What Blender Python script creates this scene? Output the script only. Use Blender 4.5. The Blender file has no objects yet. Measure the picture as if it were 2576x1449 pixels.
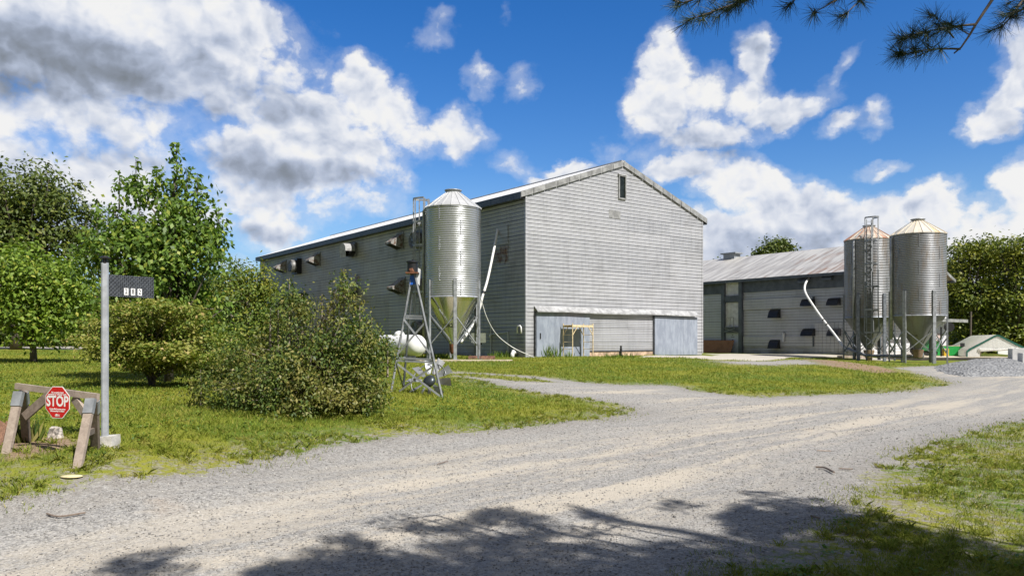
import bpy, math, random
import numpy as np
from mathutils import Vector, Matrix
random.seed(7); rng = np.random.default_rng(7)
R = math.radians
scene = bpy.context.scene
COL = scene.collection
# ---------------------------------------------------------------- camera
CAMZ = 1.6
F = 1935.0; CX = 1288.0; HY = 855.0        # focal length, centre and horizon in 2576-wide photograph units
cam_d = bpy.data.cameras.new('camera'); cam = bpy.data.objects.new('camera', cam_d); COL.objects.link(cam)
cam.location = (0, 0, CAMZ); cam.rotation_euler = (R(90), 0, 0)
cam_d.sensor_width = 36; cam_d.lens = 36*F/2576; cam_d.shift_y = (HY-724.5)/2576
cam_d.clip_start = 0.05; cam_d.clip_end = 5000
scene.camera = cam
scene.view_settings.view_transform = 'Standard'; scene.view_settings.look = 'None'
scene.view_settings.gamma = 1; scene.view_settings.exposure = 0.48
SUN_AZ = R(43); SUN_EL = R(48)             # azimuth measured from straight behind the camera towards its right
SUN = Vector((math.sin(SUN_AZ)*math.cos(SUN_EL), -math.cos(SUN_AZ)*math.cos(SUN_EL), math.sin(SUN_EL)))
sl = bpy.data.lights.new('sun', 'SUN'); sl.energy = 5.0; sl.angle = R(0.53); sl.color = (1.0, 0.955, 0.90)
so = bpy.data.objects.new('sun', sl); COL.objects.link(so)
so.rotation_euler = (-SUN).to_track_quat('-Z', 'Y').to_euler()
# ---------------------------------------------------------------- node helper
class NT:
    def __init__(s, tree): s.t = tree; s.n = tree.nodes; s.l = tree.links
    def new(s, typ, **kw):
        nd = s.n.new(typ)
        for k, v in kw.items(): setattr(nd, k, v)
        return nd
    def put(s, sock, v):
        if v is None: return
        if isinstance(v, bpy.types.NodeSocket): s.l.new(v, sock)
        else:
            try: sock.default_value = v
            except Exception: sock.default_value = (v[0], v[1], v[2], 1.0) if hasattr(v, '__len__') else (v, v, v)
    def m(s, op, a, b=None, c=None, clamp=False):
        nd = s.new('ShaderNodeMath', operation=op, use_clamp=clamp)
        s.put(nd.inputs[0], a); s.put(nd.inputs[1], b); s.put(nd.inputs[2], c); return nd.outputs[0]
    def add(s, a, b): return s.m('ADD', a, b)
    def sub(s, a, b): return s.m('SUBTRACT', a, b)
    def mul(s, a, b): return s.m('MULTIPLY', a, b)
    def mx(s, a, b): return s.m('MAXIMUM', a, b)
    def vm(s, op, a, b=None):
        nd = s.new('ShaderNodeVectorMath', operation=op); s.put(nd.inputs[0], a); s.put(nd.inputs[1], b); return nd.outputs[0]
    def xyz(s, x, y, z):
        nd = s.new('ShaderNodeCombineXYZ'); s.put(nd.inputs[0], x); s.put(nd.inputs[1], y); s.put(nd.inputs[2], z); return nd.outputs[0]
    def sep(s, v):
        nd = s.new('ShaderNodeSeparateXYZ'); s.put(nd.inputs[0], v); return nd.outputs
    def noise(s, vec, scale, detail=4, rough=0.55, dist=0.0, out=0):
        nd = s.new('ShaderNodeTexNoise'); s.put(nd.inputs['Vector'], vec); nd.inputs['Scale'].default_value = scale
        nd.inputs['Detail'].default_value = detail; nd.inputs['Roughness'].default_value = rough; nd.inputs['Distortion'].default_value = dist
        return nd.outputs[out]
    def voro(s, vec, scale, feature='F1', out='Distance', rnd=1.0):
        nd = s.new('ShaderNodeTexVoronoi', feature=feature); s.put(nd.inputs['Vector'], vec); nd.inputs['Scale'].default_value = scale
        nd.inputs['Randomness'].default_value = rnd
        return nd.outputs[out]
    def step(s, v, a, b, lo=0.0, hi=1.0, smooth=True):
        nd = s.new('ShaderNodeMapRange', interpolation_type='SMOOTHSTEP' if smooth else 'LINEAR')
        s.put(nd.inputs[0], v); s.put(nd.inputs[1], a); s.put(nd.inputs[2], b); s.put(nd.inputs[3], lo); s.put(nd.inputs[4], hi); return nd.outputs[0]
    def mix(s, f, a, b, bt='MIX'):
        nd = s.new('ShaderNodeMix', data_type='RGBA', blend_type=bt); s.put(nd.inputs[0], f)
        for i, v in ((6, a), (7, b)):
            if isinstance(v, bpy.types.NodeSocket): s.l.new(v, nd.inputs[i])
            else: nd.inputs[i].default_value = (v[0], v[1], v[2], 1)
        return nd.outputs[2]
    def ramp(s, f, stops):
        nd = s.new('ShaderNodeValToRGB'); s.put(nd.inputs[0], f); e = nd.color_ramp.elements
        while len(e) > 1: e.remove(e[-1])
        e[0].position = stops[0][0]; e[0].color = (*stops[0][1], 1)
        for p, c in stops[1:]:
            k = e.new(p); k.color = (*c, 1)
        return nd.outputs[0]
# ---------------------------------------------------------------- sky: Nishita plus clouds laid out by direction
def pa(px, py):
    return math.atan2(px-CX, F), math.atan2(HY-py, math.hypot(F, px-CX))
w = bpy.data.worlds.new('World'); scene.world = w; w.use_nodes = True
T = NT(w.node_tree); T.n.clear()
out = T.new('ShaderNodeOutputWorld'); bg = T.new('ShaderNodeBackground')
T.l.new(bg.outputs[0], out.inputs[0]); bg.inputs[1].default_value = 0.068
sky = T.new('ShaderNodeTexSky', sky_type='NISHITA', sun_disc=False)
sky.sun_elevation = SUN_EL; sky.sun_rotation = math.atan2(SUN.x, SUN.y)
sky.air_density = 1.0; sky.dust_density = 0.6; sky.ozone_density = 2.5; sky.altitude = 50
hs = T.new('ShaderNodeHueSaturation'); hs.inputs['Saturation'].default_value = 1.42; hs.inputs['Value'].default_value = 1.5; hs.inputs['Hue'].default_value = 0.512
T.l.new(sky.outputs[0], hs.inputs['Color'])
tc = T.new('ShaderNodeTexCoord'); D = tc.outputs['Generated']
x, y, z = T.sep(D)
azn = T.m('ARCTAN2', x, y); eln = T.m('ARCSINE', z)
# warp of the angular coordinates gives the billows
def scl(v, k):
    nd = T.new('ShaderNodeVectorMath', operation='SCALE'); T.put(nd.inputs[0], v); nd.inputs['Scale'].default_value = k; return nd.outputs[0]
base2 = T.xyz(azn, eln, 0.0)
wv = T.xyz(azn, T.mul(eln, 1.25), 0.0)
n1 = T.noise(wv, 5.0, 3, 0.5, out=1); n2 = T.noise(wv, 17.0, 5, 0.6, out=1)
wa = T.vm('SUBTRACT', n1, (0.5, 0.5, 0.5)); wb = T.vm('SUBTRACT', n2, (0.5, 0.5, 0.5))
P = T.vm('ADD', base2, T.vm('ADD', scl(wa, 0.07), scl(wb, 0.055)))
def blobs(lst, Pv, sm=0.10):
    acc = None
    for (px, py, rx, ry, wt, rot) in lst:
        a, e = pa(px, py)
        mp = T.new('ShaderNodeMapping', vector_type='TEXTURE')
        T.put(mp.inputs['Vector'], Pv)
        mp.inputs['Location'].default_value = (a, e, 0); mp.inputs['Rotation'].default_value = (0, 0, R(rot)); mp.inputs['Scale'].default_value = (rx/F, ry/F, 1)
        ln = T.new('ShaderNodeVectorMath', operation='DOT_PRODUCT'); T.put(ln.inputs[0], mp.outputs[0]); T.put(ln.inputs[1], mp.outputs[0])
        v = T.m('MULTIPLY_ADD', ln.outputs['Value'], -wt*0.55, wt)
        acc = v if acc is None else T.m('SMOOTH_MAX', acc, v, sm)
    return acc
white = [(150, 90, 470, 165, 1.0, 0), (540, 45, 180, 64, .85, 0), (60, 290, 300, 110, .85, 0), (300, 310, 150, 80, .8, 0), (60, 440, 330, 100, .85, 0), (120, 570, 330, 60, .8, 0), (430, 540, 160, 50, .7, 0),
 (915, 200, 56, 66, .95, 0), (790, 295, 110, 58, .95, 0), (950, 280, 95, 58, .9, -20), (1150, 335, 85, 52, .95, 0), (1020, 350, 90, 40, .8, 0), (640, 395, 130, 50, .75, 0), (820, 375, 190, 72, 1., 0), (760, 440, 220, 50, .9, 0), (640, 500, 150, 55, .75, 0), (900, 510, 120, 45, .8, 0), (680, 565, 90, 40, .8, 0),
 (1205, 215, 42, 24, .36, -15), (1310, 220, 24, 30, .22, 30), (805, 155, 22, 34, .34, 20), (1070, 115, 56, 24, .24, 25), (1255, 45, 18, 24, .24, 0), (1290, 400, 55, 34, .40, -20), (1030, 465, 28, 30, .45, 0),
 (1685, 170, 58, 80, .95, -10), (1650, 270, 70, 80, 1., 0), (1760, 260, 80, 60, .85, 25), (1905, 150, 42, 62, .82, 5), (1870, 240, 80, 50, .85, 20), (1960, 270, 110, 42, 1.05, 14), (1790, 340, 150, 42, .95, 8), (1585, 265, 24, 8, .38, 0), (2045, 250, 45, 28, .6, 25),
 (2120, 155, 55, 18, .50, 50), (2075, 195, 32, 20, .45, 40),
 (1440, 425, 48, 20, .85, 0), (1370, 455, 44, 16, .55, 0), (1690, 425, 90, 36, .95, 0), (1860, 470, 120, 60, 1.05, -12), (2020, 550, 170, 60, 1.05, -10), (2180, 545, 80, 36, .9, 0), (2350, 540, 58, 44, .95, 0), (2480, 575, 120, 50, 1., 10), (2565, 490, 40, 70, .95, 0), (1850, 620, 420, 66, 1., 0), (2350, 640, 300, 50, 1., 0),
 (2570, 200, 58, 76, 1., 0), (2500, 300, 62, 40, .9, 30), (2240, 425, 48, 13, .33, 5), (2130, 302, 34, 16, .36, 0), (2215, 300, 26, 24, .34, 0), (1525, 365, 30, 34, .32, 0),
 (600, 665, 44, 22, .5, 0)]
dark = [(220, 150, 400, 70, 1.15, -8), (330, 240, 150, 50, .8, -6), (60, 200, 200, 60, .7, 0), (100, 420, 300, 50, .5, 0), (800, 450, 200, 26, .75, 0), (640, 590, 100, 24, .5, 0), (560, 430, 140, 40, .35, 0),
 (1660, 340, 70, 34, .6, 0), (1830, 385, 80, 20, .55, 0), (1960, 310, 90, 18, .4, 14), (1950, 630, 260, 40, .5, 0), (2560, 340, 60, 24, .55, 0), (30, 560, 260, 50, .6, 0)]
def vor(v, sc, det, rough):
    nd = T.new('ShaderNodeTexVoronoi', feature='F1', voronoi_dimensions='2D'); T.put(nd.inputs['Vector'], v); nd.inputs['Scale'].default_value = sc
    nd.inputs['Detail'].default_value = det; nd.inputs['Roughness'].default_value = rough; nd.normalize = True
    return nd.outputs['Distance']
V0 = T.xyz(azn, T.mul(eln, 1.15), 0.0)
Vw = T.vm('ADD', V0, T.vm('ADD', scl(wb, 0.03), scl(wa, .05)))
M = blobs(white, P)
Bl = T.sub(0.62, vor(Vw, 26.0, 2.4, .55)); Bu = T.sub(0.62, vor(T.vm('ADD', Vw, (0.004, 0.016, 0.0)), 26.0, 2.4, .55))
fbm = T.noise(T.vm('ADD', V0, T.vm('ADD', (0, 0, 3.7), scl(wb, .02))), 9.0, 10, 0.64)
dens = T.add(T.add(M, T.mul(T.sub(fbm, 0.52), 2.1)), T.mul(T.sub(Bl, .30), .65))
cov = T.step(dens, 0.12, 0.66)
wisp = T.step(dens, -0.22, 0.40, 0.0, 0.30)
alpha = T.m('MAXIMUM', cov, wisp)
Dk = T.mx(blobs(dark, T.vm('ADD', base2, T.vm('ADD', scl(wa, 0.06), scl(wb, 0.012)))), 0.0)
fine = T.noise(T.xyz(azn, T.mul(eln, 1.4), 1.7), 12.0, 9, 0.62)
lum = T.step(dens, .3, 1.5, .95, .80)
big = T.noise(T.vm('ADD', V0, (0, 0, 9.1)), 5.5, 4, .5); bigU = T.noise(T.vm('ADD', V0, (.012, .03, 9.1)), 5.5, 4, .5)
lum = T.add(lum, T.mul(T.sub(big, bigU), 1.3)); lum = T.add(lum, T.mul(T.sub(Bl, Bu), 0.55)); lum = T.add(lum, T.mul(T.sub(fine, .5), .30))
lum = T.sub(lum, T.mul(Dk, 0.40))
lum = T.m('MINIMUM', T.m('MAXIMUM', lum, 0.28), 1.0)
ccol = T.ramp(lum, [(0.0, (.12, .14, .18)), (0.28, (.23, .26, .30)), (0.50, (.34, .39, .49)), (0.66, (.51, .58, .73)), (0.80, (.74, .79, .90)), (0.92, (.93, .95, 1.0)), (1.0, (1.0, 1.0, 1.0))])
cl = T.new('ShaderNodeVectorMath', operation='SCALE'); T.put(cl.inputs[0], ccol); cl.inputs['Scale'].default_value = 9.4
hor = T.step(eln, .22, .02, 0, .75); clear = T.mix(hor, hs.outputs[0], (3.1, 5.4, 8.6))
mixc = T.mix(alpha, clear, cl.outputs[0])
# unseen grey cloud added over and behind the viewpoint to neutralise the blue fill
bk = T.mx(T.step(y, .10, -.20), T.step(z, .62, .80)); bn_ = T.noise(D, 2.2, 5, .6)
mixc = T.mix(T.mul(bk, T.step(bn_, .25, .45, .55, 1)), mixc, (2.45, 2.6, 2.95))
T.l.new(mixc, bg.inputs[0])
# ---------------------------------------------------------------- geometry helpers
def ray(px, py): return np.array([(px-CX)/F, 1.0, (HY-py)/F])
def W(px, py, depth): v = ray(px, py)*depth; return Vector((v[0], v[1], CAMZ+v[2]))
def tag(o, label=None, cat=None, group=None, kind=None):
    if label: o['label'] = label
    if cat: o['category'] = cat
    if group: o['group'] = group
    if kind: o['kind'] = kind
    return o
def thing(name, label, cat, loc=(0, 0, 0), rz=0.0, group=None):
    o = bpy.data.objects.new(name, None); COL.objects.link(o); o.location = loc; o.rotation_euler = (0, 0, rz); o.empty_display_size = .1
    return tag(o, label, cat, group)
def mesh_obj(name, verts, faces, mat=None, parent=None, smooth=False):
    me = bpy.data.meshes.new(name)
    verts = np.asarray(verts, dtype=np.float32)
    if isinstance(faces, np.ndarray):
        k = faces.shape[1]; nf = faces.shape[0]
        me.vertices.add(len(verts)); me.vertices.foreach_set('co', verts.ravel())
        me.loops.add(nf*k); me.loops.foreach_set('vertex_index', faces.astype(np.int32).ravel())
        me.polygons.add(nf); me.polygons.foreach_set('loop_start', np.arange(0, nf*k, k, dtype=np.int32))
        me.polygons.foreach_set('loop_total', np.full(nf, k, dtype=np.int32))
        me.update(calc_edges=True)
    else:
        me.from_pydata([tuple(map(float, v)) for v in verts], [], [tuple(f) for f in faces]); me.update()
    if smooth: me.polygons.foreach_set('use_smooth', np.ones(len(me.polygons), dtype=bool))
    o = bpy.data.objects.new(name, me); COL.objects.link(o)
    if mat: me.materials.append(mat)
    if parent: o.parent = parent
    return o
class MB:
    def __init__(s): s.v = []; s.f = []
    def addv(s, vs, fs):
        k = len(s.v); s.v += [tuple(v) for v in vs]; s.f += [tuple(i+k for i in f) for f in fs]; return s
    def box(s, c, size, M=None):
        x, y, z = (d/2 for d in size); c = Vector(c); M = M or Matrix.Identity(3)
        vs = [c+M@Vector(p) for p in ((-x,-y,-z),(x,-y,-z),(x,y,-z),(-x,y,-z),(-x,-y,z),(x,-y,z),(x,y,z),(-x,y,z))]
        return s.addv(vs, [(0,3,2,1),(4,5,6,7),(0,1,5,4),(1,2,6,5),(2,3,7,6),(3,0,4,7)])
    def beam(s, p0, p1, w, h, up=(0,0,1)):
        p0 = Vector(p0); p1 = Vector(p1); d = p1-p0; L = d.length; d.normalize(); u = Vector(up)
        if abs(d.dot(u)) > .98: u = Vector((0,1,0)) if abs(d.y) < .9 else Vector((1,0,0))
        sx = d.cross(u).normalized(); uz = sx.cross(d).normalized()
        M = Matrix((sx, d, uz)).transposed()
        return s.box((p0+p1)/2, (w, L, h), M)
    def tube(s, pts, r, n=10, cap=True, r1=None):
        pts = [Vector(p) for p in pts]; m = len(pts); vs = []; prev = None
        for i, p in enumerate(pts):
            d = (pts[min(i+1, m-1)]-pts[max(i-1, 0)])
            if d.length < 1e-6: d = Vector((0,0,1))
            d.normalize()
            if prev is None:
                a = d.orthogonal().normalized()
            else:
                a = (prev-d*prev.dot(d)).normalized()
            prev = a; b = d.cross(a)
            rr = r if not hasattr(r, '__len__') else r[i]
            if r1 is not None: rr = r+(r1-r)*i/(m-1)
            vs += [p+(a*math.cos(2*math.pi*j/n)+b*math.sin(2*math.pi*j/n))*rr for j in range(n)]
        fs = [(i*n+j, i*n+(j+1) % n, (i+1)*n+(j+1) % n, (i+1)*n+j) for i in range(m-1) for j in range(n)]
        if cap: fs += [tuple(range(n))[::-1], tuple((m-1)*n+j for j in range(n))]
        return s.addv(vs, fs)
    def lathe(s, prof, n=32, c=(0,0,0), a0=0.0, a1=2*math.pi, axis=None):
        full = abs(a1-a0-2*math.pi) < 1e-6; k = n if full else n+1; vs = []
        M = Matrix.Identity(3) if axis is None else Vector((0,0,1)).rotation_difference(Vector(axis)).to_matrix()
        for (r, z) in prof:
            for j in range(k):
                a = a0+(a1-a0)*j/n; vs.append(Vector(c)+M@Vector((r*math.cos(a), r*math.sin(a), z)))
        fs = []
        for i in range(len(prof)-1):
            for j in range(n):
                j2 = (j+1) % k if full else j+1
                fs.append((i*k+j, i*k+j2, (i+1)*k+j2, (i+1)*k+j))
        return s.addv(vs, fs)
    def prism(s, poly, ext):
        n = len(poly); e = Vector(ext); vs = [Vector(p) for p in poly]; vs += [v+e for v in vs]
        return s.addv(vs, [tuple(range(n))[::-1], tuple(range(n, 2*n))]+[(i, (i+1) % n, n+(i+1) % n, n+i) for i in range(n)])
    def sphere(s, c, r, n=12, m=8, sc=(1,1,1), jit=0.0, rnd=None):
        vs = []; c = Vector(c); rnd = rnd or random
        for i in range(m+1):
            th = math.pi*i/m
            for j in range(n):
                ph = 2*math.pi*j/n; k = 1+(rnd.uniform(-jit, jit) if jit else 0)
                vs.append(c+Vector((math.sin(th)*math.cos(ph)*sc[0], math.sin(th)*math.sin(ph)*sc[1], math.cos(th)*sc[2]))*r*k)
        return s.addv(vs, [(i*n+j, i*n+(j+1) % n, (i+1)*n+(j+1) % n, (i+1)*n+j) for i in range(m) for j in range(n)])
    def build(s, name, mat=None, parent=None, smooth=False):
        return mesh_obj(name, s.v, s.f, mat, parent, smooth)
def copy_tree(o, parent=None):
    c = o.copy(); COL.objects.link(c); c.parent = parent
    for ch in list(o.children): copy_tree(ch, c)
    return c
def text_mesh(name, body, size, mat, parent, M, off=0.0, ext=0.001, sx=1.0, align='CENTER'):
    cu = bpy.data.curves.new(name, 'FONT'); cu.body = body; cu.size = size; cu.align_x = align; cu.align_y = 'CENTER'; cu.offset = off; cu.extrude = ext; cu.resolution_u = 3
    to = bpy.data.objects.new(name, cu); COL.objects.link(to)
    bpy.context.view_layer.update()
    me = bpy.data.meshes.new_from_object(to.evaluated_get(bpy.context.evaluated_depsgraph_get()))
    bpy.data.objects.remove(to); me.transform(M @ Matrix.Diagonal((sx, 1, 1, 1)))
    o = bpy.data.objects.new(name, me); COL.objects.link(o); me.materials.clear(); me.materials.append(mat); o.parent = parent
    return o
# ---------------------------------------------------------------- materials
def pmat(name, fn, **kw):
    m = bpy.data.materials.new(name); m.use_nodes = True; t = NT(m.node_tree)
    b = t.n['Principled BSDF']
    for k, v in kw.items():
        b.inputs[k.replace('_', ' ').title() if k not in ('IOR',) else k].default_value = v if not hasattr(v, '__len__') else (*v, 1)
    fn(t, b); return m
def bump(t, b, h, strength=0.3, dist=0.02):
    n = t.new('ShaderNodeBump'); n.inputs['Strength'].default_value = strength; n.inputs['Distance'].default_value = dist
    t.put(n.inputs['Height'], h); t.l.new(n.outputs[0], b.inputs['Normal'])
def objc(t): return t.new('ShaderNodeTexCoord').outputs['Object']
def simple(name, col, rough=.6, metal=0.0, var=.12, scale=6, bmp=.0):
    def f(t, b):
        o = objc(t); n = t.noise(o, scale, 5, .6)
        b.inputs['Roughness'].default_value = rough; b.inputs['Metallic'].default_value = metal
        c1 = tuple(min(1, c*(1+var)) for c in col); c2 = tuple(c*(1-var*1.4) for c in col)
        t.l.new(t.mix(t.step(n, .35, .65), c2, c1), b.inputs['Base Color'])
        if bmp: bump(t, b, t.noise(o, scale*8, 4), bmp, .01)
    return pmat(name, f)
def f_siding(base, stain, metal, rust=0.0, ripple=0.0, pitch=.2015, seam=.042):
    def f(t, b):
        o = objc(t); x, y, z = t.sep(o)
        u = t.add(x, y)
        st = t.noise(t.xyz(t.mul(u, 1.0), 0.0, t.mul(z, 0.09)), 5.0, 6, .65)      # vertical run-off streaks
        bl = t.noise(t.xyz(u, 1.0, z), .7, 4, .6)
        sheet = t.noise(t.xyz(t.m('FLOOR', t.mul(u, .27)), t.m('FLOOR', t.mul(z, 1.241)), 0), 3.3, 0)
        c = t.mix(t.step(st, .40, .72, 0, .6), base, stain)
        c = t.mix(t.mul(t.step(bl, .5, .75), .45), c, tuple(k*.72 for k in stain))
        c = t.mix(t.step(sheet, .3, .7, 0, .22), c, (.62, .62, .64))
        sm = t.m('FRACT', t.mul(t.add(z, .0), 1/pitch)); ln = t.mul(t.step(sm, 1-seam/pitch, 1-seam/pitch*.8), t.step(t.noise(t.xyz(t.mul(u, .5), 0, t.mul(z, 6)), 1.5, 3), .25, .5, .45, 1)); c = t.mix(t.mul(ln, .55), c, (.07, .07, .072)); s4 = t.m('FRACT', t.mul(z, .25/pitch)); c = t.mix(t.mul(t.add(t.step(s4, .972, .980, 0, .5), t.step(s4, .016, .010, 0, .5)), 1.2), c, (.05, .05, .052)); jt = t.m('FRACT', t.add(t.mul(u, .273), t.mul(t.m('FLOOR', t.mul(z, .25/pitch)), .37))); c = t.mix(t.step(jt, .008, .003, 0, .22), c, (.08, .08, .08)); c = t.mix(t.mul(t.step(z, .9, .0, 0, .6), t.step(bl, .35, .65)), c, (.20, .18, .15))  # groove shade and lap grime painted as a dark line on every course
        if rust:
            rn = t.noise(t.xyz(t.mul(u, 1.6), 0, t.mul(z, .7)), 1.1, 7, .7)
            c = t.mix(t.step(rn, .71-rust, .80-rust, 0, .85), c, (.16, .075, .035))
        t.l.new(c, b.inputs['Base Color']); b.inputs['Metallic'].default_value = metal
        t.l.new(t.step(bl, .3, .7, .42, .62), b.inputs['Roughness'])
        if ripple:
            bump(t, b, t.add(t.m('SINE', t.mul(z, 93.5)), t.noise(t.xyz(t.mul(u, .6), 0, t.mul(z, 4)), 2, 3)), ripple, .006)
    return f
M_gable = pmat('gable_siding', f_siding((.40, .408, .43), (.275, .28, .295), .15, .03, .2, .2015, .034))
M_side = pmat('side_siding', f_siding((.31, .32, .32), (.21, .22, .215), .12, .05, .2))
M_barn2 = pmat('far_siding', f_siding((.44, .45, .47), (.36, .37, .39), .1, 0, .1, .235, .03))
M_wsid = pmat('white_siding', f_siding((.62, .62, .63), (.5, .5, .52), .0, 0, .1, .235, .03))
def f_roof(rust, edge):
    def f(t, b):
        o = objc(t); x, y, z = t.sep(o)
        st = t.noise(t.xyz(t.mul(x, .12), t.mul(y, 1.0), 0), 1.9, 7, .62)
        rib = t.m('SINE', t.mul(y, 2*math.pi/.21))
        bl = t.noise(t.xyz(t.mul(x, .25), t.mul(y, .35), 0), 1.3, 5, .6)
        c = t.mix(t.step(st, .40, .62), (.58, .565, .53), (.36, .345, .325))
        # corrosion is heavier towards the near gable end and the eave
        g = t.m('ADD', bl, t.step(y, edge, edge+14, rust, -.12))
        g = t.add(g, t.mul(t.sub(st, .5), .9))
        c = t.mix(t.step(g, .52, .78, 0, .8), c, (.30, .165, .095))
        t.l.new(c, b.inputs['Base Color']); b.inputs['Metallic'].default_value = .25; b.inputs['Roughness'].default_value = .48
        bump(t, b, rib, .5, .02)
    return f
M_roof2 = pmat('rusty_roof', f_roof(.16, -1))
M_roof1 = simple('bright_roof', (.80, .80, .80), .5, 0, .05, 1)
M_fascia = simple('fascia', (.06, .065, .075), .5, .1, .3)
M_blue = simple('blue_grey_board', (.085, .10, .125), .6, 0, .15, 2)
M_rake = simple('rake_metal', (.33, .33, .32), .5, .3, .2, 3, .3)
def f_door(t, b):
    o = objc(t); x, y, z = t.sep(o)
    n = t.noise(t.xyz(t.mul(t.add(x, y), 1.4), 0, t.mul(z, .45)), 2.2, 7, .68)
    n2 = t.noise(o, 6, 5, .7)
    c = t.mix(t.step(n, .40, .62), (.21, .24, .295), (.29, .325, .385))
    c = t.mix(t.step(n2, .60, .70, 0, .6), c, (.17, .18, .20))
    t.l.new(c, b.inputs['Base Color']); b.inputs['Roughness'].default_value = .6; bump(t, b, n2, .15, .01)
M_door = pmat('door_paint', f_door)
def f_galv(lo, hi, rough, dirt=0.0, dcol=(.30, .20, .10), metal=.88):
    def f(t, b):
        o = objc(t); v = t.voro(o, 14, out='Color'); n = t.noise(o, 1.1, 5, .6)
        x, y, z = t.sep(o)
        k = t.m('ADD', t.mul(t.sep(v)[0], .35), t.mul(n, .65))
        c = t.mix(k, lo, hi)
        r = t.step(n, .3, .7, rough*.85, rough*1.2)
        if dirt:
            a = t.m('ARCTAN2', x, y)
            s = t.noise(t.xyz(t.m('SINE', a), t.m('COSINE', a), t.mul(z, .12)), 4.5, 6, .65)
            f_ = t.step(s, .62-dirt, .85-dirt, 0, .9)
            c = t.mix(f_, c, dcol); r = t.mx(r, t.mul(f_, .75))
            t.l.new(t.step(f_, 0, 1, metal, .05), b.inputs['Metallic'])
        else: b.inputs['Metallic'].default_value = metal
        t.l.new(c, b.inputs['Base Color']); t.l.new(r, b.inputs['Roughness'])
    return f
M_galv = pmat('galvanised', f_galv((.38, .395, .41), (.50, .515, .53), .32, metal=.66))
M_galv_hop = pmat('galvanised_sheet', f_galv((.55, .56, .55), (.68, .68, .66), .20))
M_galv_cone = pmat('cone_sheet', f_galv((.50, .51, .52), (.62, .63, .64), .5, metal=.4))
M_galv_old = pmat('galvanised_weathered', f_galv((.19, .198, .21), (.29, .30, .315), .42, .16, (.20, .165, .13), .35))
M_galv_oldhop = pmat('hopper_weathered', f_galv((.20, .205, .20), (.27, .27, .26), .45, .12, (.16, .145, .12), .3))
M_cone_rust = pmat('cone_rusty', f_galv((.55, .50, .42), (.68, .62, .52), .5, .22, (.33, .12, .055), .2))
M_cone_tan = pmat('cone_tan', f_galv((.60, .56, .48), (.70, .66, .58), .5, .16, (.58, .42, .20), .2))
M_leg = simple('leg_steel', (.30, .315, .33), .5, .35, .18, 5)
M_post = simple('post_steel', (.40, .42, .445), .45, .35, .12, 9)
M_legd = simple('leg_steel_old', (.22, .24, .27), .5, .6, .2, 5)
M_black = simple('black_paint', (.012, .012, .014), .45, 0, .3)
M_dark = simple('dark_void', (.008, .008, .009), .9, 0, .2)
M_white = simple('white_paint', (.74, .74, .74), .4, 0, .06)
M_pvc = simple('white_pvc', (.72, .72, .70), .35, 0, .08)
M_whoff = simple('offwhite_board', (.58, .58, .60), .55, 0, .1, 3)
M_rust = simple('rust', (.17, .07, .035), .8, .2, .35, 9)
M_hood = simple('vent_hood_metal', (.20, .20, .195), .55, .3, .3, 4)
def f_hood(t, b):
    o = objc(t); n = t.noise(o, 5, 6, .65)
    t.l.new(t.mix(t.step(n, .45, .6), (.28, .275, .26), (.13, .08, .055)), b.inputs['Base Color']); b.inputs['Roughness'].default_value = .6
M_hoodr = pmat('hood_rusty', f_hood)
def f_wood(c1, c2, sc=1.0, axis=None):
    def f(t, b):
        o = t.new('ShaderNodeTexCoord').outputs['Generated'] if axis is None else objc(t)
        x, y, z = t.sep(o)
        n = t.noise(t.xyz(t.mul(x, 14*sc), t.mul(y, 14*sc), t.mul(z, 14*sc)), 1.2, 6, .7, 1.2)
        n2 = t.noise(o, 3*sc, 4, .6)
        c = t.mix(t.step(n, .3, .7), c1, c2)
        c = t.mix(t.step(n2, .45, .75, 0, .5), c, tuple(k*.55 for k in c2))
        t.l.new(c, b.inputs['Base Color']); b.inputs['Roughness'].default_value = .8; bump(t, b, n, .25, .004)
    return f
M_wood = pmat('weathered_wood', f_wood((.40, .33, .27), (.27, .215, .175), 1.0, 1))
M_woodd = pmat('dark_weathered_wood', f_wood((.24, .19, .155), (.15, .115, .09), 1.0, 1))
M_ply = pmat('plywood_brown', f_wood((.30, .15, .085), (.22, .10, .055), .5, 1))
M_conc = simple('concrete', (.50, .48, .44), .85, 0, .18, 7, .4)
M_yel = simple('yellow_scaffold', (.66, .53, .32), .5, 0, .15, 8)
M_red = simple('sign_red', (.56, .008, .012), .4, 0, .03)
M_swhite = simple('sign_white', (.82, .82, .80), .4, 0, .03)
M_ink = simple('ink_black', (.015, .015, .015), .5, 0, .1)
def f_bark(c):
    def f(t, b):
        o = objc(t); x, y, z = t.sep(o); n = t.noise(t.xyz(t.mul(x, 3), t.mul(y, 3), t.mul(z, .6)), 6, 6, .7)
        t.l.new(t.mix(n, tuple(k*.5 for k in c), tuple(k*1.4 for k in c)), b.inputs['Base Color']); b.inputs['Roughness'].default_value = .9; bump(t, b, n, .6, .02)
    return f
M_bark = pmat('bark', f_bark((.11, .09, .075)))
M_barkl = pmat('bark_light', f_bark((.26, .22, .18)))
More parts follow.
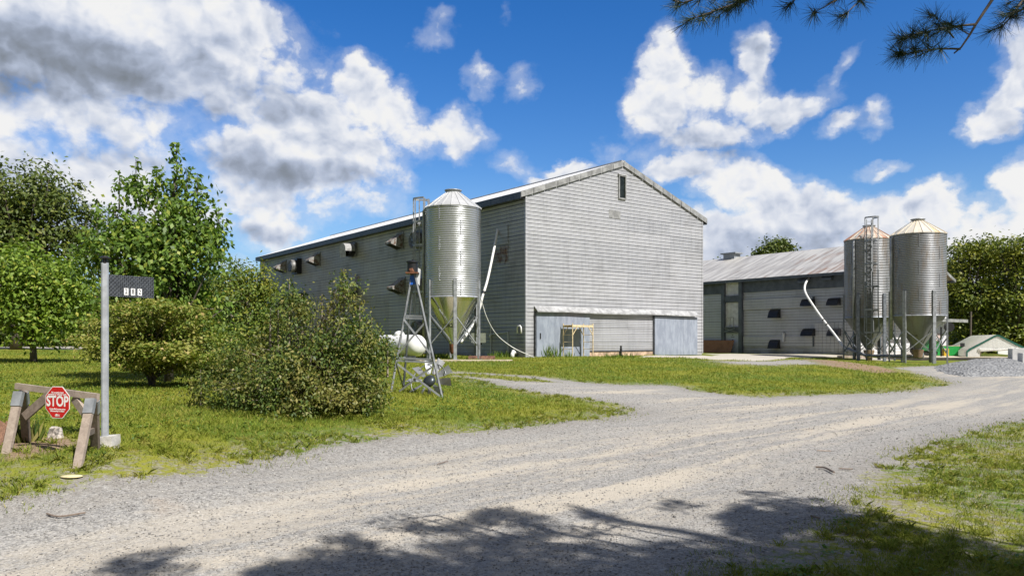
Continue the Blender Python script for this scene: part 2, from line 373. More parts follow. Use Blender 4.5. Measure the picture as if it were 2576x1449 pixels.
def leafmat(name, stops, trans=.32, rough=.5, patch=None, pscale=1.2, spec=.35):
    def f(t, b):
        g = t.new('ShaderNodeNewGeometry'); rnd = g.outputs['Random Per Island']
        c = t.ramp(rnd, stops)
        if patch:
            n = t.noise(objc(t), pscale, 3, .6)
            c = t.mix(t.mul(t.step(n, .46, .66), t.step(rnd, .1, .9, .5, 1)), c, patch)
        t.l.new(c, b.inputs['Base Color']); b.inputs['Roughness'].default_value = rough; b.inputs['Specular IOR Level'].default_value = spec
        tr = t.new('ShaderNodeBsdfTranslucent'); mul = t.mix(1.0, c, (1.0, 1.15, .45), 'MULTIPLY'); t.l.new(mul, tr.inputs[0])
        ms = t.new('ShaderNodeMixShader'); ms.inputs[0].default_value = trans
        t.l.new(b.outputs[0], ms.inputs[1]); t.l.new(tr.outputs[0], ms.inputs[2])
        t.l.new(ms.outputs[0], t.n['Material Output'].inputs[0])
    return pmat(name, f)
L_magn = leafmat('leaf_magnolia', [(0, (0.072, 0.129, 0.025)), (.5, (0.131, 0.221, 0.036)), (.85, (0.203, 0.299, 0.047)), (1, (0.334, 0.354, 0.054))])
L_shrub = leafmat('leaf_shrub', [(0, (.10, .15, .022)), (.45, (.17, .225, .035)), (.8, (.27, .29, .055)), (1, (.42, .31, .12))], patch=(.31, .295, .07), pscale=1.6)
L_bright = leafmat('leaf_bright', [(0, (0.099, 0.165, 0.024)), (.5, (0.165, 0.255, 0.032)), (.9, (0.247, 0.330, 0.041)), (1, (0.429, 0.405, 0.081))])
L_dark = leafmat('leaf_dark', [(0, (0.055, 0.083, 0.021)), (.5, (0.095, 0.133, 0.029)), (.9, (0.149, 0.180, 0.035)), (1, (0.218, 0.216, 0.044))], trans=.25)
L_bush = leafmat('leaf_bush', [(0, (.05, .085, .022)), (.45, (.095, .15, .03)), (.8, (.17, .21, .04)), (1, (.30, .26, .09))], patch=(.26, .23, .06), pscale=1.5)
L_mid = leafmat('leaf_mid', [(0, (0.074, 0.125, 0.028)), (.5, (0.127, 0.192, 0.035)), (.85, (0.211, 0.269, 0.040)), (1, (0.359, 0.326, 0.063))], patch=(0.295, 0.288, 0.046), pscale=.9)
L_wood = leafmat('leaf_forest', [(0, (0.068, 0.098, 0.019)), (.5, (0.124, 0.167, 0.025)), (.9, (0.214, 0.244, 0.032)), (1, (0.292, 0.274, 0.048))], trans=.25, patch=(0.247, 0.244, 0.029), pscale=.25)
L_pine = leafmat('pine_needle', [(0, (.015, .035, .018)), (.6, (.03, .055, .025)), (1, (.05, .075, .03))], trans=.08)
L_weed = leafmat('leaf_weed', [(0, (.08, .15, .02)), (.6, (.14, .22, .03)), (1, (.24, .28, .05))])
# ---------------------------------------------------------------- terrain height
_pz = [(0,1449,.02),(1288,1449,0),(2576,1449,0),(0,1300,.18),(1000,1300,.05),(2000,1250,.02),(2576,1200,.05),(0,1240,.25),(600,1165,.22),(1000,1100,.25),(1560,1030,.22),
 (105,1145,.44),(272,1126,.44),(30,1000,.58),(400,960,.62),(700,1055,.42),(1040,1000,.5),(1300,960,.5),(1540,975,.35),(1900,998,.15),(2240,985,.1),(2400,965,.1),(2576,1060,0),
 (2576,960,.12),(1700,930,.5),(2000,925,.5),(2050,905,.45),(1900,897,.42),(2200,925,.3),(2330,912,.14),(2160,908,.15),(2240,935,.15),(1148,904,.62),(85,890,.95),(20,872,1.1)]
_ctl = [((px-CX)/F*((CAMZ-z)*F/(py-HY)), (CAMZ-z)*F/(py-HY), z) for px, py, z in _pz]
_ctl += [(-4.1,7.25,.43),(-5.05,7.6,.45),(-4.3,8.2,.43),(.7,40,.68),(12,48.6,.62),(2.8,41.5,.66),(-40,100,1.3),(0,120,1),(60,100,.4),(-30,20,.9),(40,30,.1),(30,10,0),(-20,5,.6),(0,-15,0),(30,-10,0),(-25,-10,.4),
 (26,60,.42),(20,66,.4),(38,60,.3),(50,80,.3),(-12,60,.9),(-6,48,.75),(32,48,.12),(30,62,.25),(28.5,55.8,.10),(34,55.8,.10),(26.5,53,.13)]
_c = np.array(_ctl)
def _phi(r): return np.where(r > 1e-9, r*r*np.log(np.maximum(r, 1e-9)), 0)
_n = len(_c); _K = _phi(np.hypot(_c[:,0,None]-_c[None,:,0], _c[:,1,None]-_c[None,:,1]))+np.eye(_n)*.8
_P = np.c_[np.ones(_n), _c[:,:2]]; _A = np.block([[_K, _P], [_P.T, np.zeros((3,3))]])
_S = np.linalg.solve(_A, np.r_[_c[:,2], 0, 0, 0])
def gz(x, y):
    x = np.clip(np.atleast_1d(np.asarray(x, float)), -60, 70); y = np.clip(np.atleast_1d(np.asarray(y, float)), -20, 120)
    sh = x.shape; x = x.ravel(); y = y.ravel(); o = np.empty(len(x))
    for s in range(0, len(x), 20000):
        a, b = x[s:s+20000], y[s:s+20000]
        o[s:s+20000] = _phi(np.hypot(a[:,None]-_c[None,:,0], b[:,None]-_c[None,:,1]))@_S[:_n]+_S[_n]+_S[_n+1]*a+_S[_n+2]*b
    return o.reshape(sh)
def g1(x, y): return float(gz(x, y)[0])
def gp(px, py, lo=3.0, hi=90.0):
    """ground point seen at this place of the photograph"""
    d = np.linspace(lo, hi, 1200); r = ray(px, py); h = CAMZ+r[2]*d-gz(r[0]*d, d); k = np.argmax(h < 0)
    dd = d[k] if h[k] < 0 else (CAMZ-.5)*F/max(4, py-HY)
    return np.array([r[0]*dd, dd])
def poly(pts): return np.array([gp(*p) for p in pts])
def sdist(px, py, P):
    """signed distance, positive inside"""
    d = np.full(px.shape, 1e9); ins = np.zeros(px.shape, bool); n = len(P)
    for i in range(n):
        a = P[i]; b = P[(i+1) % n]; e = b-a; L = max((e@e), 1e-9)
        t = np.clip(((px-a[0])*e[0]+(py-a[1])*e[1])/L, 0, 1)
        d = np.minimum(d, np.hypot(px-a[0]-t*e[0], py-a[1]-t*e[1]))
        c = ((a[1] > py) != (b[1] > py)) & (px < (b[0]-a[0])*(py-a[1])/(b[1]-a[1]+1e-12)+a[0]); ins ^= c
    return np.where(ins, d, -d)
_hash = rng.random((256, 256))
def vnoise(x, y, s):
    x = np.asarray(x)*s+57.3; y = np.asarray(y)*s+91.7; xi = np.floor(x).astype(int); yi = np.floor(y).astype(int); fx = x-xi; fy = y-yi
    fx = fx*fx*(3-2*fx); fy = fy*fy*(3-2*fy); h = lambda a, b: _hash[a % 256, b % 256]
    return (h(xi,yi)*(1-fx)+h(xi+1,yi)*fx)*(1-fy)+(h(xi,yi+1)*(1-fx)+h(xi+1,yi+1)*fx)*fy
def fn(x, y, s): return (vnoise(x,y,s)+.5*vnoise(x,y,s*2.1)+.25*vnoise(x,y,s*4.3))/1.75
# gravel drive outlines (world metres)
roadL = [(-60,1262),(150,1228),(400,1196),(600,1168),(800,1132),(1000,1099),(1200,1082),(1380,1070),(1554,1043),(1585,1026),(1528,1009),(1363,993),(1250,969),(1119,946),(1085,940),(1119,934),(1200,937),(1328,946),(1511,964),(1700,969),(1763,984),(1902,997),(2032,996),(2180,990),(2300,980),(2395,966),(2350,950),(2290,935),(2240,925),(2300,921),(2400,921),(2700,921)]
RP = np.vstack([poly(roadL), [[60, 45], [60, 22]], poly([(2680,1040),(2576,1060),(2480,1085),(2330,1130),(2230,1180),(2190,1240),(2180,1310),(2080,1350),(1950,1390),(1850,1449)]), [[1.0, 3.0], [0.3, -1], [-9, -9], [-16, -4]]])
apron = np.vstack([poly([(1790,906),(1700,900),(1600,899.5)]), [[7.5, 44.4], [12.2, 48.2], [14, 52], [16, 66], [20.2, 64.6], [28.6, 57], [25.6, 53]], poly([(2130,897),(2050,898),(1980,903),(1900,908)])])
lanegrass = poly([(1119,938),(1200,941),(1330,953),(1400,960),(1330,962),(1200,953),(1119,943)])
farroad = np.array([[-70, 38], [-30, 47], [-17, 53], [-19, 62], [-40, 60], [-70, 50]])
gbits = [poly([(1790,909),(1900,909),(1980,905),(2020,906),(2060,915),(1950,919),(1850,917)])]
dirt = [(poly([(2030,906),(2100,908),(2200,922),(2260,937),(2200,938),(2100,925)]), 1.2), (poly([(0,1130),(60,1105),(160,1100),(200,1125),(120,1150),(30,1160)]), .35)]
xs = np.unique(np.round(np.r_[np.arange(-10,14,.15), np.arange(14,45.1,.5), np.arange(-45,-10,.5), np.arange(-260,-45,6), np.arange(46,300,6)], 3))
ys = np.unique(np.round(np.r_[np.arange(3.5,26,.15), np.arange(26,55,.35), np.arange(55,92,1.5), np.arange(92,900,14), np.arange(-30,3.5,.75)], 3))
GX, GY = np.meshgrid(xs, ys); GZ = gz(GX, GY)
near = np.clip((30-GY)/25, .25, 1)
GZ = GZ+(fn(GX, GY, 1.7)-.5)*.05*near+(fn(GX, GY, .35)-.5)*.12
def rut(x, y): w_ = (x-y)*.7071; a_ = (x+y)*.7071; return ((vnoise(w_, a_*.05, 1.5)-.5)*.05+(vnoise(w_, a_*.06+9, 3.4)-.5)*.022)*np.clip((30-y)/15, .15, 1)
GZ = GZ+rut(GX, GY)
def gzf(x, y): return gz(x, y)+rut(np.asarray(x), np.asarray(y))+(fn(x, y, 1.7)-.5)*.05*np.clip((30-np.asarray(y))/25, .25, 1)+(fn(x, y, .35)-.5)*.12
def gravel_at(X, Y):
    s = sdist(X, Y, RP)
    soft = (X > 1.0) & (Y < 16) & (X > Y*.1)
    s = np.where(soft & (s < 0), s*.30-.0, s)
    lg = sdist(X, Y, lanegrass); s = np.where(lg > -.25, np.minimum(s, -lg*1.0), s)
    for g in gbits: s = np.maximum(s, sdist(X, Y, g)*.8)
    s = np.maximum(s, sdist(X, Y, farroad))
    return s
def dirt_at(X, Y):
    d = np.full(np.shape(X), -9.0)
    for g, k in dirt: d = np.maximum(d, sdist(X, Y, g)/k)
    return d
GG = gravel_at(GX, GY); GA = sdist(GX, GY, apron); GD = dirt_at(GX, GY)
def f_terrain(t, b):
    geo = t.new('ShaderNodeNewGeometry'); p = geo.outputs['Position']; x, y, z = t.sep(p)
    def at(n):
        a = t.new('ShaderNodeAttribute', attribute_name=n); return a.outputs['Fac']
    gr, ap, di = at('gravel'), at('apron'), at('dirt')
    nb = t.noise(p, 1.3, 6, .65); nf = t.noise(p, 9, 5, .7); nn = t.noise(p, 34, 4, .7)
    # gravel
    cells = t.voro(p, 42, out='Color'); cd = t.voro(p, 42); cells2 = t.voro(p, 95, out='Color')
    st = t.sep(cells)[0]; st2 = t.sep(cells2)[0]
    wv = t.mul(t.sub(x, y), .7071); al = t.mul(t.add(x, y), .7071)
    tr = t.noise(t.xyz(t.mul(wv, 1.0), t.mul(al, .07), 0), 1.25, 6, .62); tr2 = t.noise(t.xyz(wv, t.mul(al, .10), 5), 3.2, 5, .65)
    g = t.mix(t.step(st, 0, 1), (.21, .205, .195), (.36, .35, .33))
    g = t.mix(t.step(st2, .62, 1, 0, .5), g, (.50, .48, .44))
    g = t.mix(t.step(st2, .22, .0, 0, .5), g, (.15, .145, .14))
    dust = t.m('ADD', t.mul(tr, .6), t.mul(tr2, .42))
    dm = t.mul(t.step(t.add(dust, t.mul(t.sub(nf, .5), .25)), .455, .60, 0, .75), t.step(t.add(gr, t.mul(t.sub(nb, .5), 1.5)), .3, 2.2, .12, 1)); g = t.mix(dm, g, (.50, .445, .36))
    g = t.mix(t.step(nb, .58, .72, 0, .45), g, (.235, .235, .24))
    g = t.mix(t.step(t.noise(p, .55, 4, .6), .62, .74, 0, .45), g, (.40, .31, .22))
    edge = t.step(gr, .9, .0, 0, .55); g = t.mix(t.mul(edge, t.step(nf, .35, .6)), g, (.20, .18, .155))
    # grass floor
    c1 = t.noise(p, .45, 5, .6); c2 = t.noise(p, 2.6, 5, .65)
    gs = t.mix(t.step(c1, .40, .60), (.11, .165, .02), (.24, .24, .03))
    gs = t.mix(t.step(c2, .52, .74, 0, .7), gs, (.27, .215, .06))
    gs = t.mix(t.step(nf, .35, .7, 0, .5), gs, (.065, .10, .015))
    gs = t.mix(t.step(t.sub(nn, .0), .58, .72, 0, .5), gs, (.27, .28, .06))
    # dirt
    dc = t.mix(t.step(nn, .3, .7), (.14, .09, .06), (.38, .27, .19))
    m_d = t.step(t.add(di, t.mul(t.sub(nb, .5), 1.2)), -.5, .25, 0, .95)
    gs = t.mix(t.mul(m_d, t.step(nn, .25, .42)), gs, dc)
    # sparse turf near the gravel edge shows dirt and stones
    sp = t.step(t.add(gr, t.mul(t.sub(nb, .5), 1.2)), -1.1, .1)
    gs = t.mix(t.mul(sp, t.step(nf, .42, .6)), gs, t.mix(st, (.16, .13, .10), (.36, .34, .30)))
    mg = t.step(t.m('ADD', gr, t.m('ADD', t.mul(t.sub(nb, .5), .9), t.mul(t.sub(nf, .5), .9))), -.10, .12)
    c = t.mix(mg, gs, g)
    cc = t.mix(nf, (.40, .37, .32), (.54, .50, .44)); ma = t.step(t.add(ap, t.mul(t.sub(nb, .5), .9)), -.12, .2)
    c = t.mix(ma, c, cc)
    t.l.new(c, b.inputs['Base Color']); b.inputs['Roughness'].default_value = .95; b.inputs['Specular IOR Level'].default_value = .15
    hgt = t.m('ADD', t.mul(cd, -.6), t.mul(nn, .8))
    bump(t, b, hgt, .8, .020)
M_terr = pmat('terrain', f_terrain)
ny, nx = GX.shape; idx = np.arange(ny*nx).reshape(ny, nx)
Fq = np.stack([idx[:-1,:-1], idx[:-1,1:], idx[1:,1:], idx[1:,:-1]], -1).reshape(-1, 4)
V = np.stack([GX, GY, GZ], -1).reshape(-1, 3); att = {'gravel': GG.ravel(), 'apron': GA.ravel(), 'dirt': GD.ravel()}
fg = att['gravel'][Fq].mean(1); fa = att['apron'][Fq].mean(1); cxm = V[Fq].mean(1)
sel = {'concrete_apron': fa > 0, 'far_road': (fa <= 0) & (fg > 0) & (cxm[:,0] < -15) & (cxm[:,1] > 30), 'gravel_road': (fa <= 0) & (fg > 0) & ~((cxm[:,0] < -15) & (cxm[:,1] > 30)), 'lawn': (fa <= 0) & (fg <= 0)}
for nm, s in sel.items():
    fs = Fq[s]; u, inv = np.unique(fs, return_inverse=True); o = mesh_obj(nm, V[u], inv.reshape(-1, 4), M_terr, None, True)
    for k, a in att.items():
        at_ = o.data.attributes.new(k, 'FLOAT', 'POINT'); at_.data.foreach_set('value', np.clip(a[u], -5, 5).astype(np.float32))
    tag(o, kind='structure')
# ---------------------------------------------------------------- corrugated wall sheet
def sheet(name, O, U, N, rows, xl, xr, mat, parent, step=.9, wob=.012, seed=0):
    step = min(step, .5) if step < 3 else step
    """rows: (z, offset); O origin, U along, N outward, xl/xr limits as functions of z"""
    O = np.array(O, float); U = np.array(U, float); N = np.array(N, float)
    rows = [(z, o) for z, o in rows if xr(z)-xl(z) > .02]
    L = max(xr(z)-xl(z) for z, o in rows); k = max(2, int(L/step)); vs = []
    for z, o in rows:
        a, b = xl(z), xr(z); s = np.linspace(a, b, k+1); wv = (fn(s+seed*13.7, np.full(k+1, z), .55)-.5)*wob*2+(fn(s*.5+seed*3.1, np.full(k+1, z*3), 1.7)-.5)*wob
        vs.append(O[None]+s[:,None]*U[None]+np.array([0, 0, 1.0])[None]*z+(o+wv)[:,None]*N[None])
    vs = np.vstack(vs); m = len(rows); i = np.arange(m*(k+1)).reshape(m, k+1)
    fs = np.stack([i[:-1,:-1], i[:-1,1:], i[1:,1:], i[1:,:-1]], -1).reshape(-1, 4)
    o = mesh_obj(name, vs, fs, mat, parent, True); o.data.set_sharp_from_angle(angle=R(9)); return o
def rows_corr(z0, z1, c=.2015, dep=.042, lip=.032):
    out = []; z = z0; i = 0
    while z < z1-.001:
        dbl = (i % 4 == 3)
        for a, o in ((0, 0), (.002, dep), (.045, dep-.010), (.075, dep+.001), (.105, dep-.010), (.135, dep+.001), (c-lip, dep-.004), (c-lip+.002, 0)):
            if z+a <= z1: out.append((z+a, o+(.006 if dbl else 0)))
        z += c; i += 1
    out.append((z1, dep)); return out
def rows_lap(z0, z1, c=.18, dep=.02):
    out = []; z = z0
    while z < z1-.001:
        out += [(z, 0), (z+.002, dep), (min(z1, z+c*.93), .004), (min(z1, z+c*.935), -.01)]; z += c
    out.append((z1, 0)); return out
AZ = math.atan2(.607, .795)
e1 = np.array([.795, .607]); e2 = np.array([-.607, .795])
def hitlocal(px, py, O, axis, off, zb):
    """where the sight line meets a plane of a building: axis 0 = plane at local x=off (long side), 1 = plane at local y=off (gable); returns local coords"""
    r = ray(px, py); c = np.array([0, 0])-np.array(O[:2]); a = np.array([c@e1, c@e2]); d = np.array([r[:2]@e1, r[:2]@e2])
    t = (off-a[axis])/d[axis]; q = a+d*t; return (q[0], q[1], CAMZ+r[2]*t-zb)
# ---------------------------------------------------------------- BARN 1
B1 = (.72, 40.0); B1z = .66; Wd = 14.16; Ln = 39.8; H1 = 8.60; RISE = 2.48
barn = thing('barn', 'tall grey metal clad poultry barn with gable end and blue sliding doors', 'barn', (B1[0], B1[1], B1z), AZ)
sl_ = RISE/(Wd/2)
def zroof(x): return H1+sl_*(Wd/2-abs(x-Wd/2))
xlF = lambda z: 0.0 if z <= H1 else (z-H1)/sl_
xrF = lambda z: Wd if z <= H1 else Wd-(z-H1)/sl_
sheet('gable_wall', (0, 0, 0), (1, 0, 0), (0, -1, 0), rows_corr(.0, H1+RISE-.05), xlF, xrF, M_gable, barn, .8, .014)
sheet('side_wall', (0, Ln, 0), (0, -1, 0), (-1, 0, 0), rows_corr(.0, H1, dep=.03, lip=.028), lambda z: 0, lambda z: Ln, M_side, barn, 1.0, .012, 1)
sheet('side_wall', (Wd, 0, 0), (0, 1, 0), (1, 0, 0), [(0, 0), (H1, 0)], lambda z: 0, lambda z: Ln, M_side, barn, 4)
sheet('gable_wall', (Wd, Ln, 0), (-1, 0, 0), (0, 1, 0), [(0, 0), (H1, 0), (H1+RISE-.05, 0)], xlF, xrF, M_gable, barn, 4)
mb = MB(); mb.box((Wd/2, Ln/2, -.4), (Wd-.1, Ln-.1, 1.2)); mb.build('foundation', M_conc, barn)
ov, og = .40, .10; th = .09
for sgn in (0, 1):
    xa = -ov if sgn == 0 else Wd+ov; xm = Wd/2
    za = H1-sl_*ov+.14; zm = H1+RISE+.14
    ysn = 60; vs = []; fs = []
    pts = [(xa, za), (xm, zm), (xm, zm-th), (xa, za-th)]
    mb = MB(); mb.prism([(p[0], -og, p[1]) for p in pts], (0, Ln+2*og, 0))
    mb.build('roof', M_roof1, barn)
    # rake trim, slightly uneven aluminium strip
    mb = MB(); n = 9
    for i in range(n):
        s0, s1 = i/n, (i+1)/n-.004; j = random.uniform(-.012, .012)
        a = Vector((xa+(xm-xa)*s0, 0, za+(zm-za)*s0)); b_ = Vector((xa+(xm-xa)*s1, 0, za+(zm-za)*s1))
        mb.prism([(a.x, -og-.004+j*.4, a.z-.30), (b_.x, -og-.004+j*.4, b_.z-.30), (b_.x, -og-.004, b_.z+.012), (a.x, -og-.004, a.z+.012)], (0, -.03, 0))
    mb.build('rake_trim', M_rake, barn)
    mb = MB(); mb.box((xa+(-.016 if sgn == 0 else .016), Ln/2, za-.19), (.03, Ln+2*og-.02, .34)); mb.box(((xa+(0 if sgn == 0 else Wd))/2, Ln/2, za-.35), (ov-.06, Ln+.15, .02)); mb.build('fascia', M_fascia, barn)
mb = MB(); mb.box((-.02, -.02, H1/2-.05), (.11, .11, H1-.12)); mb.box((Wd+.02, -.02, H1/2), (.10, .10, H1-.2)); mb.box((Wd/2, Ln/2, H1+RISE+.14), (.3, Ln+2*og, .06)); mb.build('corner_trim', M_gable, barn)
# gable window, patch
wx, _, wz = hitlocal(1563, 472, B1, 1, 0, B1z)
mb = MB(); hw, hh, fw = .23, .62, .07
for s in (-1, 1): mb.box((wx+s*(hw+fw/2), -.07, wz), (fw, .10, 2*hh+2*fw)); mb.box((wx, -.07, wz+s*(hh+fw/2)), (2*hw, .10, fw))
win = mb.build('window', M_rake, barn)
mb = MB(); mb.box((wx, -.045, wz), (2*hw, .02, 2*hh)); mb.build('pane', simple('dark_glass', (.015, .02, .018), .15, 0, .3), win)
mb = MB(); mb.box((wx, -.075, wz+hh+fw+.02), (2*hw+.22, .16, .04)); mb.build('sill', M_whoff, win)
px_, _, pz_ = hitlocal(1545, 540, B1, 1, 0, B1z)
mb = MB(); mb.box((px_, -.045, pz_), (.92, .012, .45)); mb.build('patch_panel', M_rake, barn)
# doors and canopy
def gx(px, py=840): return hitlocal(px, py, B1, 1, -.14, B1z)
dx0, dx1 = gx(1349)[0], gx(1483)[0]; dx2, dx3 = gx(1646)[0], gx(1753)[0]
top = gx(1400, 787)[2]
def slab(name, x0, x1, z0, z1, y, mat, th=.05):
    mb = MB(); n = 6
    k = max(2, int((x1-x0)/1.22))
    for i in range(k):
        a, b_ = x0+(x1-x0)*i/k, x0+(x1-x0)*(i+1)/k-.006
        mb.box(((a+b_)/2, y+random.uniform(-.003, .003), (z0+z1)/2), (b_-a, th, z1-z0))
    return mb.build(name, mat, barn)
d = slab('sliding_door', dx0, dx1, -.02, top+.02, -.14, M_door); mb = MB(); mb.box((dx0+.25, -.18, 1.15), (.06, .04, .30)); mb.build('handle', M_black, d)
slab('sliding_door', dx2, dx3, .02, top-.05, -.16, M_door)
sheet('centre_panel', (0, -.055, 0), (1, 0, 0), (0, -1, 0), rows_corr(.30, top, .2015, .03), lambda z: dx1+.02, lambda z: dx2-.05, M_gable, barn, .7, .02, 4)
mb = MB(); mb.box(((dx1+dx2)/2, -.03, .12), (dx2-dx1, .12, .34)); mb.build('door_sill', simple('stained_concrete', (.50, .36, .26), .9, 0, .3, 3), barn)
mb = MB(); mb.box(((dx1+dx2)/2, -.10, .31), (dx2-dx1, .05, .06)); mb.build('sill_rail', M_fascia, barn)
for xq in (dx2-.04, dx0-.05): mb = MB(); mb.box((xq, -.12, top/2), (.07, .07, top)); mb.build('door_post', M_fascia, barn)
mb = MB(); zc = top+.04
x0c, x1c = dx0-.08, dx3-.02; n = 6
for i in range(n):
    a, b_ = x0c+(x1c-x0c)*i/n, x0c+(x1c-x0c)*(i+1)/n-.004; dz = .02*math.sin(i*1.9); dz2 = .02*math.sin((i+1)*1.9)
    mb.addv([(a, -.05, zc+.30+dz), (b_, -.05, zc+.30+dz2), (b_, -.36, zc+.04+dz2), (a, -.36, zc+.04+dz), (a, -.05, zc+.28+dz), (b_, -.05, zc+.28+dz2), (b_, -.36, zc-.03+dz2), (a, -.36, zc-.03+dz)], [(0,1,2,3),(7,6,5,4),(3,2,6,7),(0,3,7,4),(1,5,6,2)])
mb.build('door_canopy', simple('canopy_metal', (.40, .405, .41), .5, .2, .2, 3), barn)
# vents on the long side (plane local x = 0)
def sw(px, py): q = hitlocal(px, py, B1, 0, 0, B1z); return q[1], q[2]
def hood(px, py, s=1.0, cover=False):
    y, z = sw(px, py)
    mb = MB(); mb.box((-.05, y, z+.02), (.06, 1.0*s, 1.15*s)); root = mb.build('vent_hood', M_hood, barn)
    w_, h_, d_ = .40*s, .5*s, .85*s
    mb = MB()
    # wedge: tall at the wall, sloping down to a narrow lip
    mb.addv([(-.08, y-w_, z+h_), (-.08, y+w_, z+h_), (-.08-d_, y+w_, z-h_*.15), (-.08-d_, y-w_, z-h_*.15)], [(0,1,2,3)])
    mb.addv([(-.08, y-w_, z+h_), (-.08-d_, y-w_, z-h_*.15), (-.08-d_, y-w_, z-h_*.42), (-.08, y-w_, z-h_)], [(0,1,2,3)])
    mb.addv([(-.08, y+w_, z+h_), (-.08, y+w_, z-h_), (-.08-d_, y+w_, z-h_*.42), (-.08-d_, y+w_, z-h_*.15)], [(0,1,2,3)])
    mb.addv([(-.08-d_, y-w_, z-h_*.15), (-.08-d_, y+w_, z-h_*.15), (-.08-d_, y+w_, z-h_*.42), (-.08-d_, y-w_, z-h_*.42)], [(0,1,2,3)])
    mb.build('hood_shell', M_hoodr, root)
    mb = MB(); mb.addv([(-.09, y-w_+.02, z-h_+.03), (-.09, y+w_-.02, z-h_+.03), (-.07-d_, y+w_-.02, z-h_*.42), (-.07-d_, y-w_+.02, z-h_*.42)], [(0,1,2,3)]); mb.build('opening', M_dark, root)
def fan(px, py, s=1.0, box=False):
    y, z = sw(px, py); r = .52*s
    mb = MB(); mb.box((-.06, y, z), (.08, 1.25*s, 1.25*s)) if not box else mb.box((-.22, y+.1, z), (.42, 1.2*s, 1.25*s))
    root = mb.build('exhaust_fan', M_black if box else M_hood, barn)
    x0 = -.44 if box else -.10
    mb = MB(); mb.lathe([(r*.97, -.0), (r, .01), (r, .42), (r*.96, .42), (r*.96, .0)], 28, (x0, y, z), axis=(-1, 0, 0)); mb.build('fan_ring', M_hood, root, True)
    mb = MB(); mb.lathe([(0, .05), (r*.95, .05)], 24, (x0, y, z), axis=(-1, 0, 0)); mb.build('opening', M_dark, root)
    mb = MB(); X = x0-.30
    for k in range(6):
        a = k*math.pi/3+.2; c, s_ = math.cos(a), math.sin(a)
        p = [(X, y+c*.08-s_*.05, z+s_*.08+c*.05), (X+.03, y+c*r*.9-s_*.16, z+s_*r*.9+c*.16), (X-.03, y+c*r*.9+s_*.10, z+s_*r*.9-c*.10), (X, y+c*.08+s_*.05, z+s_*.08-c*.05)]
        mb.addv(p, [(0,1,2,3)])
    mb.tube([(X-.06, y, z), (X+.1, y, z)], .09, 10); mb.build('fan_blades', M_legd, root)
    mb = MB()
    for k in range(1, 6): mb.lathe([(r*k/6-.006, 0), (r*k/6+.006, 0), (r*k/6+.006, .012), (r*k/6-.006, .012), (r*k/6-.006, 0)], 24, (x0-.43, y, z), axis=(-1, 0, 0))
    for k in range(4):
        a = k*math.pi/4; mb.beam((x0-.435, y-math.cos(a)*r, z-math.sin(a)*r), (x0-.435, y+math.cos(a)*r, z+math.sin(a)*r), .014, .014)
    mb.build('fan_guard', M_legd, root)
def covered(px, py):
    y, z = sw(px, py)
    mb = MB(); mb.box((-.12, y+.1, z+.05), (.20, .95, 1.0)); root = mb.build('exhaust_fan', M_hood, barn)
    mb = MB(); mb.lathe([(.46, 0), (.46, .5)], 20, (-.2, y, z), axis=(-1, 0, 0)); mb.build('fan_ring', M_black, root, True)
    vs = []; n = 10
    for i in range(n+1):
        a = math.pi*(-.05+1.1*i/n); vs += [(-.25-.0, y+.5*math.cos(a), z+.5*math.sin(a)), (-1.0, y+.5*math.cos(a)+.03, z+.5*math.sin(a)-.02)]
    vs2 = []
    fs = [(2*i, 2*i+1, 2*i+3, 2*i+2) for i in range(n)]
    mb = MB(); mb.addv(vs, fs); k = [(-1.0, y+.5*math.cos(math.pi*i/n)+.03, z+.5*math.sin(math.pi*i/n)-.02) for i in range(n+1)]
    mb.addv(k+[(-.97, y-.5, z-.55), (-.97, y+.5, z-.55)], [tuple(range(n+1))+(n+1, n+2)]); mb.build('cloth_cover', simple('grey_cover', (.34, .34, .335), .8, 0, .2, 5), root)
for p in ((716.5, 672), (801, 653.6), (1008, 608.7), (1012, 721), (713, 765)): hood(*p)
fan(1056, 605.5); fan(1061.6, 721); fan(1060, 829); fan(754, 670.7, 1.0, True); fan(760, 757, 1.0, True)
covered(893.9, 631); covered(896, 733.7)
# small pipework on the side wall near the corner
def wp(px, py, off=.08): q = hitlocal(px, py, B1, 0, -off, B1z); return Vector(q)
mb = MB(); mb.tube([wp(1231, 842), wp(1277, 835), wp(1278, 845), wp(1278, 896)], .028, 8); mb.build('water_pipe', M_galv_cone, barn)
mb = MB(); mb.tube([wp(1235, 805), wp(1235, 897)], .03, 8); mb.tube([wp(1234, 838), wp(1234, 851)], .05, 8); mb.sphere(wp(1234, 845), .09); mb.build('gas_pipe', M_galv_cone, barn)
p0 = wp(1302, 838, .1); mb = MB(); mb.tube([p0+Vector((0, 0, 0)), p0+Vector((-.02, 0, .22)), p0+Vector((-.05, -.08, .36)), p0+Vector((-.05, -.28, .38)), p0+Vector((-.05, -.36, .30)), p0+Vector((-.05, -.38, -.02))], .045, 10); mb.build('gooseneck_pipe', M_pvc, barn, True)
p0 = wp(1291, 893, .3); mb = MB(); mb.tube([p0+Vector((.25, .1, .05)), p0+Vector((0, 0, .17)), p0+Vector((-.12, -.1, .05)), p0+Vector((-.13, -.1, -.15))], .11, 12); mb.build('drain_elbow', M_pvc, barn, True)
mb = MB(); mb.box(wp(1262, 592, .05), (.02, 1.1, 1.0)); mb.build('patch_panel', M_side, barn)
